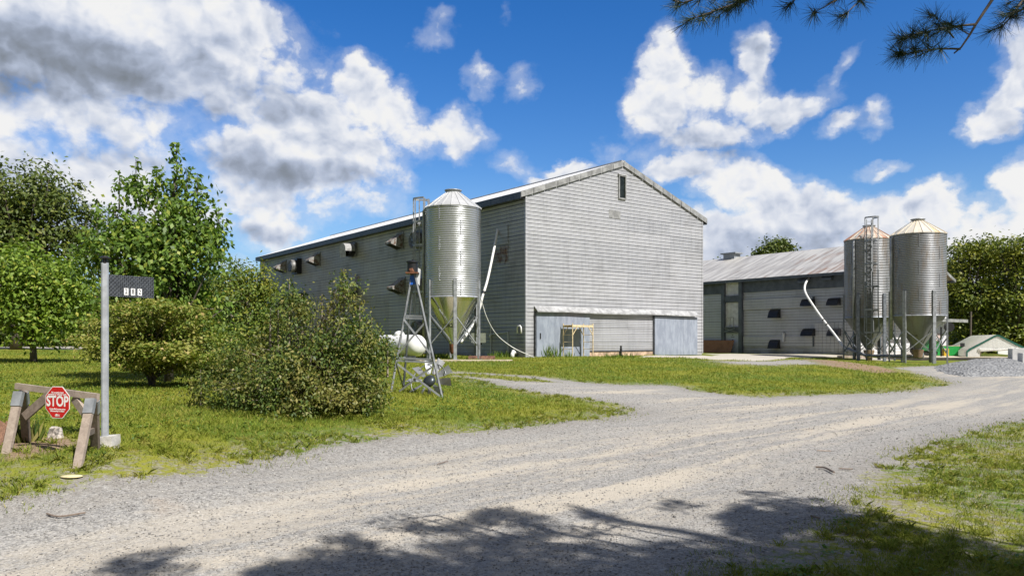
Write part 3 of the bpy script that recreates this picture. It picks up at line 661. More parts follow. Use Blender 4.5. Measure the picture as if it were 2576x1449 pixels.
def f_rs(t, b):
    o = objc(t); x, y, z = t.sep(o); n = t.noise(t.xyz(0, t.mul(y, 1.5), t.mul(z, .8)), 2.2, 7, .72)
    tr = t.new('ShaderNodeBsdfTransparent'); ms = t.new('ShaderNodeMixShader')
    t.l.new(t.mix(n, (.09, .035, .015), (.28, .13, .06)), b.inputs['Base Color']); b.inputs['Roughness'].default_value = .9
    a = t.new('ShaderNodeAttribute', attribute_name='fade').outputs['Fac']
    t.l.new(t.step(t.add(n, t.mul(a, .5)), .78, 1.15, 0, .8), ms.inputs[0]); t.l.new(tr.outputs[0], ms.inputs[1]); t.l.new(b.outputs[0], ms.inputs[2]); t.l.new(ms.outputs[0], t.n['Material Output'].inputs[0])
M_stain = pmat('rust_stain', f_rs)
def stain(px, py, w_, h_):
    q = wp(px, py, .045); n = 12; vs = []; fd = []
    for i in range(n+1):
        for j in range(n+1):
            u, v = i/n*2-1, j/n*2-1; vs.append((q.x, q.y+u*w_/2, q.z+v*h_/2)); fd.append(max(0, 1-max(abs(u)**2, abs(v)**3 if v < 0 else v*v*1.0)))
    fs = [(i*(n+1)+j, i*(n+1)+j+1, (i+1)*(n+1)+j+1, (i+1)*(n+1)+j) for i in range(n) for j in range(n)]
    o = mesh_obj('rust_stain', vs, fs, M_stain, barn); a = o.data.attributes.new('fade', 'FLOAT', 'POINT'); a.data.foreach_set('value', fd)
stain(1262, 640, 2.6, 1.5); stain(896, 775, 1.6, 1.6); stain(900, 700, 2.2, .8)
# ---------------------------------------------------------------- BARN 2
B2 = (26.75, 59.0); B2z = .42; W2 = 14.6; L2 = 46.0; H2 = 6.55; RI2 = 2.75
barn2 = thing('barn', 'lower grey two storey barn with rust streaked roof behind the twin silos', 'barn', (B2[0], B2[1], B2z), AZ)
s2 = RI2/(W2/2)
x2l = lambda z: 0.0 if z <= H2 else (z-H2)/s2
x2r = lambda z: W2 if z <= H2 else W2-(z-H2)/s2
def s2loc(px, py, off=0): return hitlocal(px, py, B2, 0, -off, B2z)
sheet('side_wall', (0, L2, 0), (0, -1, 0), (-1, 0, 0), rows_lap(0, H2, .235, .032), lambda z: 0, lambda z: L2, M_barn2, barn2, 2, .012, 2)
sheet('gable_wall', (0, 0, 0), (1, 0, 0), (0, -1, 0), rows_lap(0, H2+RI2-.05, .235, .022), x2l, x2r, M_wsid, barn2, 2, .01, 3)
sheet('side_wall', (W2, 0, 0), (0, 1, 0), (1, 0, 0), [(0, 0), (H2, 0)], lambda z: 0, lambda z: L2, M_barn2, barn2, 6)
mb = MB(); mb.box((W2/2, L2/2, -.35), (W2-.1, L2-.1, .75)); mb.build('foundation', M_conc, barn2)
for sgn in (0, 1):
    o2 = .55; xa = -o2 if sgn == 0 else W2+o2; xm = W2/2; za = H2-s2*o2+.12; zm = H2+RI2+.12
    mb = MB(); mb.prism([(xa, -.5, za), (xm, -.5, zm), (xm, -.5, zm-.06), (xa, -.5, za-.06)], (0, L2+1, 0)); mb.build('roof', M_roof2, barn2)
    mb = MB(); mb.box((xa+(-.02 if sgn == 0 else .02), L2/2, za-.13), (.04, L2+.9, .24)); mb.build('fascia', M_blue, barn2)
    mb = MB(); mb.prism([(xa, -.505, za+.005), (xm, -.505, zm+.005), (xm, -.505, zm-.24), (xa, -.505, za-.24)], (0, -.03, 0)); mb.build('rake_trim', M_rake, barn2)
# blue-grey band under the eave, shaft and door column
yA, yB = s2loc(2128, 730)[1]-1.2, s2loc(1866, 730)[1]; yC = s2loc(1816, 730)[1]
mb = MB(); mb.box((-.06, (0.3+yB)/2, H2-.62), (.06, yB-.3, 1.25)); mb.box((-.06, (yC+L2)/2, H2-.62), (.06, L2-yC, 1.25)); mb.build('eave_band', M_blue, barn2)
ya, yb = s2loc(1863, 800)[1], s2loc(1827, 800)[1]
mb = MB()
for y_ in (ya-.16, yb+.16): mb.box((-.16, y_, (H2-.2)/2), (.30, .34, H2-.2))
for z_ in (s2loc(1845, 752)[2], s2loc(1845, 830)[2]): mb.box((-.15, (ya+yb)/2, z_), (.20, yb-ya, .55))
mb.build('shaft_frame', M_blue, barn2)
mb = MB(); mb.box((-.045, (ya+yb)/2, s2loc(1845, 725)[2]), (.06, yb-ya, 1.8)); mb.build('upper_panel', M_whoff, barn2)
mb = MB(); mb.box((-.045, (ya+yb)/2, (s2loc(1845, 763)[2]+s2loc(1845, 822)[2])/2), (.06, yb-ya, 2.2)); mb.build('loading_door', M_whoff, barn2)
dt = s2loc(1845, 836)[2]
mb = MB(); mb.box((-.045, (ya+yb)/2, dt/2-.0), (.07, yb-ya, dt)); dd = mb.build('door', simple('pale_blue_door', (.42, .46, .55), .5, 0, .06), barn2)
mb = MB(); mb.sphere((-.12, ya+.12, 1.0), .045); mb.build('handle', M_galv, dd)
for zz_, ww_, hh_ in ((1.62, .13, .07), (1.45, .36, .05), (1.18, .1, .09)): mb = MB(); mb.box((-.083, (ya+yb)/2, zz_), (.008, ww_, hh_)); mb.build('door_notice', M_ink, dd)
hx = s2loc(1840, 815); mb = MB()
c = Vector((-.5, (ya+yb)/2, s2loc(1845, 826)[2]))
mb.beam(c+Vector((.3, .75, .1)), c+Vector((-.2, -.6, .12)), .05, .05); mb.beam(c+Vector((-.1, -.6, 0)), c+Vector((.1, .7, -.3)), .04, .04); mb.beam(c+Vector((-.1, .5, 0)), c+Vector((.1, -.7, -.35)), .04, .04)
mb.beam(c+Vector((0, 0, 0)), c+Vector((0, -.05, .9)), .04, .04); mb.beam(c+Vector((0, .45, .1)), c+Vector((0, .35, .9)), .03, .03); mb.beam(c+Vector((0, -.4, .1)), c+Vector((0, -.4, .95)), .04, .04); mb.beam(c+Vector((0, -.4, .95)), c+Vector((0, .35, .95)), .04, .04)
mb.build('landing_rail', M_galv_old, barn2)
# hinged panels
def panel(x0, x1, y0, y1, th=.10):
    a = s2loc(x1, (y0+y1)/2)[1]; b_ = s2loc(x0, (y0+y1)/2)[1]; z1 = s2loc((x0+x1)/2, y0)[2]; z0 = s2loc((x0+x1)/2, y1)[2]
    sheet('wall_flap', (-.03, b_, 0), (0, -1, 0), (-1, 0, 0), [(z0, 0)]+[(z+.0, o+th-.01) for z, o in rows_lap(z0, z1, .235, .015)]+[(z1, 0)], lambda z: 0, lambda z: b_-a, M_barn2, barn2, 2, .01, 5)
    mb = MB(); mb.box((-.09, a, (z0+z1)/2), (.16, .10, z1-z0)); mb.build('flap_edge', M_blue, barn2)
panel(1872, 2048, 750, 776); panel(1872, 2048, 846, 871); panel(1700, 1757, 756, 785); panel(1700, 1757, 852, 868)
y_ = s2loc(2050, 850)[1]; ymin = .05
mb = MB()
k = int((y_-ymin)/.32)
for i in range(k): mb.box((-.075+.006*((i*7) % 3), ymin+(i+.5)*(y_-ymin)/k, 1.27), (.05, (y_-ymin)/k-.02, 2.54))
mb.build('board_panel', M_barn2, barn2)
def bvent(px, py, w_=1.05, h_=.75, up=False):
    w_ *= .85
    _, y_, z_ = s2loc(px, py); mb = MB(); n = 6; pr = []
    for i in range(n+1):
        a = math.pi/2*i/n; pr.append((-.08-.55*math.sin(a)*.9, z_-h_/2+h_*math.cos(a)*.98 if i < n else z_-h_/2+.25))
    pts = [(-.08, z_-h_/2), ]+[(x, z) for x, z in pr][::1]+[(-.08-.55, z_-h_/2)]
    mb.prism([(x, y_-w_/2, z) for x, z in pts], (0, w_, 0)); r_ = mb.build('vent_hood', M_black, barn2)
    mb = MB(); mb.box((-.09, y_, z_-h_/2-.03), (.10, w_+.1, .05)); mb.build('vent_frame', M_barn2, r_)
    return r_
bvent(1953, 789); bvent(1953, 865); bvent(2037, 761, 1.2, .6); bvent(2038, 836, 1.2, .6); bvent(2102, 759, 1.1, .6); bvent(2103, 836, 1.1, .6)
for a, b_ in ((2025, 705), (2085, 697)):
    _, y_, z_ = s2loc(a, b_); mb = MB(); mb.prism([(-.09, y_-.42, z_-.25), (-.09, y_-.42, z_+.3), (-.45, y_-.42, z_-.1), (-.45, y_-.42, z_-.25)], (0, .84, 0)); mb.build('eave_vent', M_blue, barn2)
for a, b_, zt in ((1732, 856, .9), (1975, 850, 1.2)):
    _, y_, z_ = s2loc(a, b_); mb = MB(); mb.tube([(-.2, y_, z_+.35), (-.25, y_, z_-.3)], .10, 10); mb.tube([(-.2, y_, z_+.35), (-.05, y_+.1, z_+.42)], .10, 10); mb.build('exhaust_pipe', M_galv_cone, barn2)
# ridge ventilator
rv = W(1862, 645, 78.0); rl = (rv.x-B2[0])*e1[0]+(rv.y-B2[1])*e1[1], (rv.x-B2[0])*e2[0]+(rv.y-B2[1])*e2[1]
zt = H2+RI2
mb = MB(); mb.box((W2/2, rl[1], zt+.22), (1.0, 1.3, .6)); mb.box((W2/2, rl[1], zt+.52), (1.3, 1.8, .12)); mb.build('ridge_ventilator', simple('vent_grey', (.25, .27, .29), .6, 0, .1), barn2)
# lean-to lower roof and the gable door, seen between the silo legs
mb = MB(); mb.box((W2/2+.6, -.55, 2.85), (W2+1.6, 1.2, .16)); mb.box((W2/2+.6, -1.16, 2.84), (W2+1.6, .04, .26)); mb.build('gable_canopy', M_rake, barn2)
mb = MB(); mb.box((W2-1.9, -.10, 1.35), (3.0, .10, 2.7)); mb.build('gable_door', M_whoff, barn2)
mb = MB(); mb.box((W2-2.3, -.16, .9), (1.2, .02, 1.7)); mb.build('notice_board', simple('faded_pink_board', (.52, .40, .36), .8, 0, .1), barn2)
# ---------------------------------------------------------------- feed silos
def silo(label, cx, depth, Rr, pz, legs_a, hop_y, eave_y, top_y, bot_y, legtop_y, feet_y, mats, ribs=10, ring=.107, tilt_leg=.16, marks=None):
    """cx centre column, *_y rows of the photograph that fix the heights at this distance"""
    X = (cx-CX)/F*depth; zz = lambda py: CAMZ+(HY-py)/F*depth-base
    base = CAMZ+(HY-feet_y)/F*depth
    Mc, Mk, Mh, Ml = mats
    root = thing('feed_silo', label, 'silo', (X, depth, base))
    t = Vector((-X, -depth, 0)).normalized(); rt = Vector((-t.y, t.x, 0))
    D_ = lambda a: t*math.cos(R(a))+rt*math.sin(R(a))
    z0, z1, z2, zb = zz(hop_y), zz(eave_y), zz(top_y), zz(bot_y)
    prof = []; n = int((z1-z0)/ring); rg = (z1-z0)/n
    for i in range(n):
        for k in range(6): prof.append((Rr+.019*math.cos(2*math.pi*k/6), z0+rg*(i+k/6)))
    prof.append((Rr, z1))
    MB().lathe(prof, 96).build('corrugated_wall', Mc, root, True)
    mb = MB(); tier = (z1-z0)/6
    for i in range(6):
        for k in range(4):
            a = 2*math.pi*(k/4)+(i % 2)*.78+.35; d = Vector((math.cos(a), math.sin(a), 0)); mb.beam(d*(Rr+.016)+Vector((0, 0, z0+tier*i+.02)), d*(Rr+.016)+Vector((0, 0, z0+tier*(i+1)-.02)), .05, .014, up=d)
    mb.build('wall_seam', Mc, root)
    # roof of flat sectors with standing seams
    ns = 20; rl = .36
    mb = MB(); mb.lathe([(Rr+.05, z1-.04), (Rr+.05, z1), (rl, z2-.16), (rl, z2-.10)], ns)
    for k in range(ns):
        a = 2*math.pi*k/ns; d = Vector((math.cos(a), math.sin(a), 0)); mb.beam(d*(Rr+.05)+Vector((0, 0, z1+.012)), d*rl+Vector((0, 0, z2-.15)), .025, .035)
    mb.build('roof_cone', Mk, root)
    MB().lathe([(rl-.02, z2-.16), (rl-.02, z2-.07), (rl+.06, z2-.07), (rl+.07, z2-.02), (rl*.5, z2+.03), (0, z2+.045)], 28).build('lid', M_leg, root, True)
    mb = MB(); mb.lathe([(Rr-.015, z0), (.19, zb), (.19, zb-.12)], 64)
    o = mb.build('hopper', Mh, root, True)
    mb = MB()
    for k in range(8):
        a = 2*math.pi*k/8+.3; d = Vector((math.cos(a), math.sin(a), 0)); mb.beam(d*(Rr-.005)+Vector((0, 0, z0)), d*.2+Vector((0, 0, zb)), .03, .014)
    mb.build('hopper_seam', Mh, root)
    MB().lathe([(Rr+.02, z0-.05), (Rr+.02, z0+.03), (Rr-.02, z0+.03)], 64).build('base_ring', Ml, root, True)
    zl = zz(legtop_y); P = []
    for a in legs_a:
        d = D_(a); s = Vector((-d.y, d.x, 0)); q = d*(Rr+.075); P.append((q, d, s))
        mb = MB(); wv, dp = tilt_leg, .09
        mb.beam(q, q+Vector((0, 0, zl)), .012, wv, up=s) if False else None
        c = lambda u, v: q+s*u+d*v
        poly_ = [c(-wv/2, .0), c(wv/2, 0), c(wv/2, -dp), c(wv/2-.012, -dp), c(wv/2-.012, -.012), c(-wv/2+.012, -.012), c(-wv/2+.012, -dp), c(-wv/2, -dp)]
        mb.prism([tuple(v) for v in poly_], (0, 0, zl))
        mb.box(q+Vector((0, 0, .012)), (.30, .30, .024), Matrix((s, d, Vector((0, 0, 1)))).transposed())
        mb.build('leg', Ml, root)
    hz = .62*zz(hop_y)
    for i in range(len(P)):
        a, b_ = P[i], P[(i+1) % len(P)]; za, zc = .22*z0, .70*z0
        off = a[1]*-.05
        mb = MB(); mb.beam(a[0]+off+Vector((0, 0, za)), b_[0]+b_[1]*-.05+Vector((0, 0, zc)), .05, .05); mb.build('brace', Ml, root)
        mb = MB(); mb.beam(a[0]+off*2+Vector((0, 0, zc)), b_[0]+b_[1]*-.11+Vector((0, 0, za)), .05, .05); mb.build('brace', Ml, root)
    return root, D_, (z0, z1, z2, zb, zl), t, rt
mm = (M_galv, M_galv_cone, M_galv_hop, M_leg)
SL1 = silo('bright galvanised feed silo on steel legs beside the tall barn wall', 1140, 38.4, 1.37, 0, [4+60*k for k in range(6)], 748, 526, 478, 860, 707, 903, mm)
root, D_, Z, t, rt = SL1
S1 = root.location
# boot at the hopper outlet
mb = MB(); mb.lathe([(.2, Z[3]-.1), (.17, Z[3]-.45), (.12, Z[3]-.6)], 14); mb.build('outlet_boot', M_rust, root, True)
q = D_(-92)*(1.37+.11)
mb = MB(); mb.tube([D_(-60)*.5+Vector((0, 0, Z[2]-.38)), D_(-75)*1.2+Vector((0, 0, Z[1]+.15)), q+Vector((0, 0, Z[1]-.12)), q+Vector((0, 0, Z[1]-.6)), q+Vector((0, 0, .9))], .055, 10); mb.build('fill_pipe', M_leg, root, True)
mb = MB(); mb.lathe([(1.345, 0)]*1, 1) if False else None
# ladder on the far left side with a cage top
def ladder(root, q, nrm, z0, z1, wd, cage0=None, cage1=None, mat=M_leg, flare=0.0):
    s = Vector((-nrm.y, nrm.x, 0)); mb = MB()
    for k in (-1, 1): mb.beam(q+s*k*wd/2+Vector((0, 0, z0)), q+s*k*wd/2+Vector((0, 0, z1)), .05, .04)
    z = z0+.15
    while z < z1-.05: mb.beam(q-s*wd/2+Vector((0, 0, z)), q+s*wd/2+Vector((0, 0, z)), .025, .025); z += .30
    L_ = mb.build('ladder', mat, root)
    if cage0 is not None:
        mb = MB(); hoops = []; z = cage0
        nh = 6; N_ = 8
        for i in range(nh):
            z = cage0+(cage1-cage0)*i/(nh-1); fl = 1+flare*max(0, (1-i)) ; pts = []
            for j in range(N_+1):
                a = math.pi*(j/N_); pts.append(q+s*math.cos(a)*(wd/2+.12)*1.1*fl+nrm*math.sin(a)*.72*fl+Vector((0, 0, z)))
            hoops.append(pts)
            for j in range(N_): mb.beam(pts[j], pts[j+1], .03, .09)
        for i in range(nh-1):
            for j in range(0, N_+1, 2): mb.beam(hoops[i][j], hoops[i+1][j], .055, .03)
        mb.build('ladder_cage', mat, root)
ladder(root, D_(-112)*1.45, D_(-112), .3, Z[1]+.6, .40, 2.2, Z[1]+.6)
# faint hand lettering on the hopper
def cone_text(body, a, zf, size, root, D_, Rr, z0, zb):
    d = D_(a); rr = .19+(Rr-.19)*zf; z = zb+(z0-zb)*zf; sl = Vector((d.x*(Rr-.19), d.y*(Rr-.19), z0-zb)).normalized(); s = Vector((-d.y, d.x, 0)); nn = s.cross(sl)
    if nn.dot(d) < 0: nn = -nn
    Mx = Matrix.Identity(4)
    for i in range(3): Mx[i][0] = s[i]; Mx[i][1] = sl[i]; Mx[i][2] = nn[i]; Mx[i][3] = (d*rr+Vector((0, 0, z))+nn*.02)[i]
    return text_mesh('marking', body, size, M_ink, root, Mx, 0.0, .002)
cone_text('NR2', -24, .36, .30, root, D_, 1.37, Z[0], Z[3])
mo = (M_galv_old, M_cone_rust, M_galv_oldhop, M_legd); mo2 = (M_galv_old, M_cone_tan, M_galv_oldhop, M_leg)
SLl = silo('weathered feed silo with caged ladder and rusty orange cone roof', 2186, 54.0, 1.6, 0, [-84+60*k for k in range(6)], 798.5, 605, 567, 878.5, 742, 909, mo, tilt_leg=.22)
root, D_, Z, t, rt = SLl
mb = MB(); mb.lathe([(.36, Z[3]-.05), (.36, Z[3]-.10), (.20, Z[3]-.75), (.2, Z[3]-.85)], 16); mb.build('outlet_boot', simple('boot_tan', (.30, .22, .14), .6, .2, .2), root, True)
lq = t*1.75+rt*.0
ladder(root, lq+t*.05, (t*math.cos(R(50))+rt*math.sin(R(50))), .1, Z[2]+.15, .46, 2.0, Z[2]+.25, M_leg, .16)
q = D_(-35)*1.68
mb = MB(); mb.tube([D_(-35)*.55+Vector((0, 0, Z[2]-.35)), D_(-35)*1.4+Vector((0, 0, Z[1]+.12)), q+Vector((0, 0, Z[1]-.2)), q+Vector((0, 0, Z[0]-.9))], .07, 10); mb.build('fill_pipe', M_leg, root, True)
SLr = silo('weathered feed silo with tan cone roof and fill pipe, nearer of the twin pair', 2309, 48.8, 1.6, 0, [-87+60*k for k in range(6)], 794, 592, 551, 877, 733.5, 913.6, mo2, tilt_leg=.20)
root, D_, Z, t, rt = SLr
mb = MB(); mb.lathe([(.36, Z[3]-.05), (.34, Z[3]-.10), (.26, Z[3]-.55)], 16); mb.build('outlet_boot', simple('boot_brown', (.26, .18, .13), .6, .2, .2), root, True)
q = D_(-62)*1.68
mb = MB(); mb.tube([D_(-62)*.5+Vector((0, 0, Z[2]-.3)), D_(-62)*1.35+Vector((0, 0, Z[1]+.15)), q+Vector((0, 0, Z[1]-.2)), q+Vector((0, 0, Z[0]-1.5))], .085, 10); mb.build('fill_pipe', M_leg, root, True)
cone_text('NR 1B', -18, .40, .17, root, D_, 1.6, Z[0], Z[3])
# horizontal auger under the twin silos, running to the barn
a = W(2126, 880, 55.5); b_ = W(2178, 894, 53.5); c_ = W(2310, 897, 49.0)
mb = MB(); mb.tube([W(2120, 872, 57), b_, c_], .10, 10); mb.tube([W(2305, 893, 49), W(2318, 893, 48.6)], .22, 10)
tag(mb.build('feed_auger', M_leg, None, True), 'grey horizontal auger tube running under the twin silos', 'auger')
# white auger tubes with black joints
def auger(pts, rs, joints, label, mat=M_pvc):
    mb = MB(); mb.tube(pts, rs, 12); o = mb.build('feed_auger_tube', mat, None, True); tag(o, label, 'auger tube')
    mb = MB()
    for p0, p1 in joints: mb.tube([p0, p1], (rs if not hasattr(rs, '__len__') else rs[0])*1.25, 12)
    mb.build('joint_band', M_black, o); return o
def sm(pts, k=6):
    out = []; p = [pts[0]]+list(pts)+[pts[-1]]
    for i in range(1, len(p)-2):
        for j in range(k):
            t_ = j/k; a, b_, c, d = p[i-1], p[i], p[i+1], p[i+2]
            out.append(.5*((2*b_)+(c-a)*t_+(2*a-5*b_+4*c-d)*t_*t_+(3*b_-a-3*c+d)*t_**3))
    out.append(pts[-1]); return out
A2 = [W(2037, 699, 62.5), W(2026, 714, 61.6), W(2026, 736, 60.8), W(2048, 772, 60), W(2072, 806, 59.2), W(2100, 842, 58), W(2132, 886, 56)]
P2 = sm(A2); auger(P2, .085, [(P2[24]-(P2[24]-P2[23])*.3, P2[24]), (P2[26]-(P2[26]-P2[25])*.3, P2[26])], 'white curved auger tube crossing the far barn wall')
A1 = [W(1254, 564, 42.2), W(1250, 590, 41.7), W(1240, 640, 41), W(1226, 705, 40.2), W(1214, 745, 39.8), W(1205, 780, 39.6), W(1190, 815, 39.2), W(1160, 862, 38.6)]
P1 = sm(A1); auger(P1, [.068]*(len(P1)), [(P1[22], P1[23])], 'white auger tube leaning from the bright silo up to the tall barn wall')
# white rope from silo post to the ground by the door
mb = MB(); rp = sm([W(1210, 752, 38.2), W(1225, 800, 38.6), W(1250, 842, 39.2), W(1290, 874, 39.6), W(1330, 893, 39.4), W(1345, 899.5, 39.0)]); mb.tube(rp, .022, 6)
tag(mb.build('white_cord', M_pvc, None), 'white cord hanging from the bright silo down to the barn corner', 'cord')
# feed box on the wall and timber under the silo leg
q = W(1204, 850, 40.5); mb = MB(); mb.box((0, 0, 0), (.75, .4, .5)); o = mb.build('control_box', simple('olive_box', (.22, .24, .19), .5, .2, .1), None); o.location = q; tag(o, 'olive grey control box mounted behind the bright silo leg', 'box')
mb = MB(); mb.box((0, -.20, -.1), (.18, .02, .08)); mb.build('notice', M_white, o); mb = MB(); mb.box((0, 0, -.30), (.35, .2, .12)); mb.build('motor', M_black, o)
mb = MB(); mb.beam((0, 0, -.2), (0, .05, -1.1), .05, .05); mb.build('post', M_leg, o)
mb = MB(); mb.box((0, 0, .1), (1.3, .35, .20)); o = mb.build('timber_block', simple('reddish_timber', (.22, .11, .08), .85, 0, .4, 6), None); o.location = W(1212, 905, 38.0); o.location.z = g1(o.location.x, o.location.y)-.02; tag(o, 'reddish brown timber block under the bright silo leg', 'timber')
def plate(px, py, sx, sy, lab, cat, mat, nm, h=.12, rz=AZ):
    g = gp(px, py); o = MB().box((0, 0, h/2), (sx, sy, h)).build(nm, mat, None); o.location = (g[0], g[1], g1(*g)-h*.25); o.rotation_euler = (0, 0, rz); tag(o, lab, cat); return o
plate(1160, 909.5, 4.6, 1.0, 'pale wooden boards lying in grass before the bright silo', 'boards', simple('pale_board', (.52, .44, .32), .8, 0, .2, 4), 'board_path', .10, R(2))
# ---------------------------------------------------------------- propane tank
g = (-5.05, 34.5); zt_ = g1(*g)
tank = thing('propane_tank', 'white horizontal propane tank standing on grass behind the lattice tower', 'tank', (g[0], g[1], zt_), math.atan2(.72, -.69))
r_ = .46; L_ = 2.6; zc_ = W(0, 868, 34.5).z-zt_
prof = [(0, -L_/2-.36)]+[(r_*math.sin(a), -L_/2-.36*math.cos(a)) for a in [R(k*15) for k in range(1, 7)]]+[(r_*math.sin(a), L_/2-.36*math.cos(a)) for a in [R(k*15) for k in range(6, 12)]]+[(0, L_/2+.36)]
mb = MB(); mb.lathe(prof, 32, (0, 0, zc_), axis=(1, 0, 0)); mb.build('tank_body', M_white, tank, True)
mb = MB(); mb.sphere((0, 0, zc_+r_), .2, 16, 10, (1.2, 1.2, .9)); mb.build('valve_dome', M_white, tank, True)
for sx in (-.8, .8):
    mb = MB(); mb.box((sx, 0, (zc_-r_*.8)/2), (.10, .55, zc_-r_*.8)); mb.build('foot', M_leg, tank)
# ---------------------------------------------------------------- lattice tower with motor drum (small wind pump)
tw = W(1040, 998, 14.7); gt = g1(tw.x, 15.0)
tow = thing('windmill_tower', 'small galvanised lattice tower topped by a black drum', 'tower', (tw.x, 15.0, gt))
def TL(px, py, d): v = W(px, py, d); return v-Vector((tw.x, 15.0, gt))
A0, A1_ = TL(982, 992, 14.9), TL(1036, 690, 15.05); B0, B1_ = TL(1112, 1000, 14.6), TL(1043, 690, 15.0); C0, C1 = TL(1014, 980, 16.0), TL(1039, 690, 15.15)
for p0, p1 in ((A0, A1_), (B0, B1_), (C0, C1)):
    mb = MB(); mb.beam(p0, p1, .045, .010, up=(1, 0, 0)); mb.beam(p0+Vector((0, .02, 0)), p1+Vector((0, .02, 0)), .010, .045, up=(1, 0, 0)); mb.build('leg', M_leg if p0 is not C0 else M_legd, tow)
def on(a, b_, py): # point on a leg at a photograph row
    t_ = (py-998)/(690-998); return a+(b_-a)*t_
def br(p, q, w_=.035): mb = MB(); mb.beam(p, q, w_, .012, up=(0, 1, 0)); mb.build('brace', M_leg, tow)
for y0, y1 in ((797, 797), (803, 803), (905, 905), (912, 912)): br(on(A0, A1_, y0), on(B0, B1_, y1))
br(on(A0, A1_, 806), on(B0, B1_, 900)); br(on(A0, A1_, 895), on(B0, B1_, 812))
br(on(A0, A1_, 918), on(B0, B1_, 998)); br(on(A0, A1_, 990)+Vector((.16, 0, 0)), on(B0, B1_, 918))
for y0 in (800, 908): br(on(B0, B1_, y0), on(C0, C1, y0)); br(on(A0, A1_, y0), on(C0, C1, y0))
br(on(B0, B1_, 918), on(C0, C1, 990), .03); br(on(A0, A1_, 918), on(C0, C1, 990), .03)
top_ = TL(1038, 690, 15.05)
mb = MB(); mb.lathe([(.0, -.0), (.13, 0), (.13, .03), (.105, .04), (.105, .22), (.125, .225), (.125, .25), (.0, .27)], 24, top_); mb.tube([top_+Vector((0, 0, .26)), top_+Vector((0, 0, .29))], .02, 8); mb.build('drum', M_black, tow)
mb = MB(); mb.sphere(top_+Vector((-.01, -.10, .05)), .055, 10, 8, (1, .6, 1.1), .2); mb.box(top_+Vector((0, -.02, .02)), (.24, .24, .03)); mb.build('rust_fitting', M_rust, tow)
mb = MB(); mb.prism([top_+Vector((-.05, -.03, -.03)), top_+Vector((.03, -.03, -.02)), top_+Vector((.075, -.03, -.20)), top_+Vector((-.06, -.03, -.21))], (0, .008, 0)); mb.build('blue_panel', simple('blue_plastic', (.02, .11, .48), .35), tow)
mb = MB(); mb.prism([top_+Vector((.08, .02, .14)), top_+Vector((.15, .06, .10)), top_+Vector((.13, .05, -.22)), top_+Vector((.07, .02, -.14))], (0, .01, 0)); mb.build('tail_vane', M_galv_cone, tow)
# ---------------------------------------------------------------- fallen wind wheel
wc = W(1079, 958, 15.35); wh = thing('wind_wheel', 'grey bladed wind wheel leaning at the foot of the lattice tower', 'wind wheel', tuple(wc))
ax = Vector((-.35, -.80, .50)).normalized(); Mw = Vector((0, 0, 1)).rotation_difference(ax).to_matrix()
mb = MB(); mb.lathe([(0, .065), (.05, .06), (.10, .045), (.135, .0), (.13, -.03), (0, -.03)], 24, axis=ax); mb.build('hub', simple('hub_dark', (.05, .06, .065), .35, .5, .2), wh, True)
for k in range(10):
    a = 2*math.pi*k/10+.2; c, s_ = math.cos(a), math.sin(a); rad = Vector((c, s_, 0)); tg = Vector((-s_, c, 0)); mb = MB()
    p = []
    for rr, hw, tw_ in ((.16, .03, .3), (.30, .065, .6), (.50, .085, .75)):
        tv = tg*math.cos(tw_)+Vector((0, 0, 1))*math.sin(tw_); p.append((rad*rr-tv*hw, rad*rr+tv*hw))
    if c*0+s_ < -.55: pass
    vs = [Mw@v for ab in p for v in ab]; mb.addv(vs, [(0,1,3,2),(2,3,5,4)]); mb.build('blade', M_galv_old if k % 2 else M_leg, wh)
mb = MB(); n = 36
for i in range(n):
    a0, a1 = 2*math.pi*i/n, 2*math.pi*(i+1)/n
    if i % 36 < 27: mb.beam(Mw@Vector((.38*math.cos(a0), .38*math.sin(a0), .02)), Mw@Vector((.38*math.cos(a1), .38*math.sin(a1), .02)), .012, .02)
mb.build('rim', M_leg, wh)
# ---------------------------------------------------------------- sawhorse
sh = Vector((-4.6, 7.8, g1(-4.6, 7.8))); saw = thing('sawhorse', 'weathered wooden sawhorse with metal leg brackets carrying the stop sign', 'sawhorse', tuple(sh))
def SLc(px, py, d): return W(px, py, d)-sh
bl, br_ = SLc(41, 971, 7.95), SLc(247, 998, 7.6)
mb = MB(); mb.beam(bl, br_, .038, .062); mb.build('beam', M_wood, saw)
feet = [((15, 1145, 7.65), (49, 985, 7.85)), ((68, 1134, 8.35), (58, 985, 7.98)), ((198, 1161, 7.3), (230, 1003, 7.55)), ((240, 1141, 8.0), (237, 1006, 7.70))]
tops = []
for i, (f, tp) in enumerate(feet):
    p0, p1 = SLc(*f), SLc(*tp); p0 = p0+(p0-p1).normalized()*.07; tops.append((p0, p1)); mb = MB(); mb.beam(p0, p1, .082, .040, up=(0, 1, 0)); mb.build('leg', M_wood if i % 2 == 0 else M_woodd, saw)
    mb = MB(); d = (p0-p1).normalized(); mb.beam(p1+d*.0-d*.0+Vector((0, -.006 if i % 2 == 0 else .006, 0)), p1+d*.15+Vector((0, -.006 if i % 2 == 0 else .006, 0)), .092, .048, up=(0, 1, 0)); mb.build('leg_bracket', M_leg, saw)
def at_leg(i, s): a, b_ = tops[i]; return a+(b_-a)*s
for p, q, m_ in ((SLc(62, 1048, 7.85), SLc(128, 990, 7.80), M_woodd), (SLc(186, 1000, 7.72), SLc(222, 1052, 7.60), M_wood)): mb = MB(); mb.beam(p, q, .030, .085, up=(0, 0, 1)); mb.build('diagonal_brace', m_, saw)
mb = MB(); mb.beam(at_leg(2, .50)+Vector((.02, .03, 0)), at_leg(3, .50)+Vector((.0, -.03, 0)), .030, .055); mb.build('end_rail', M_woodd, saw)
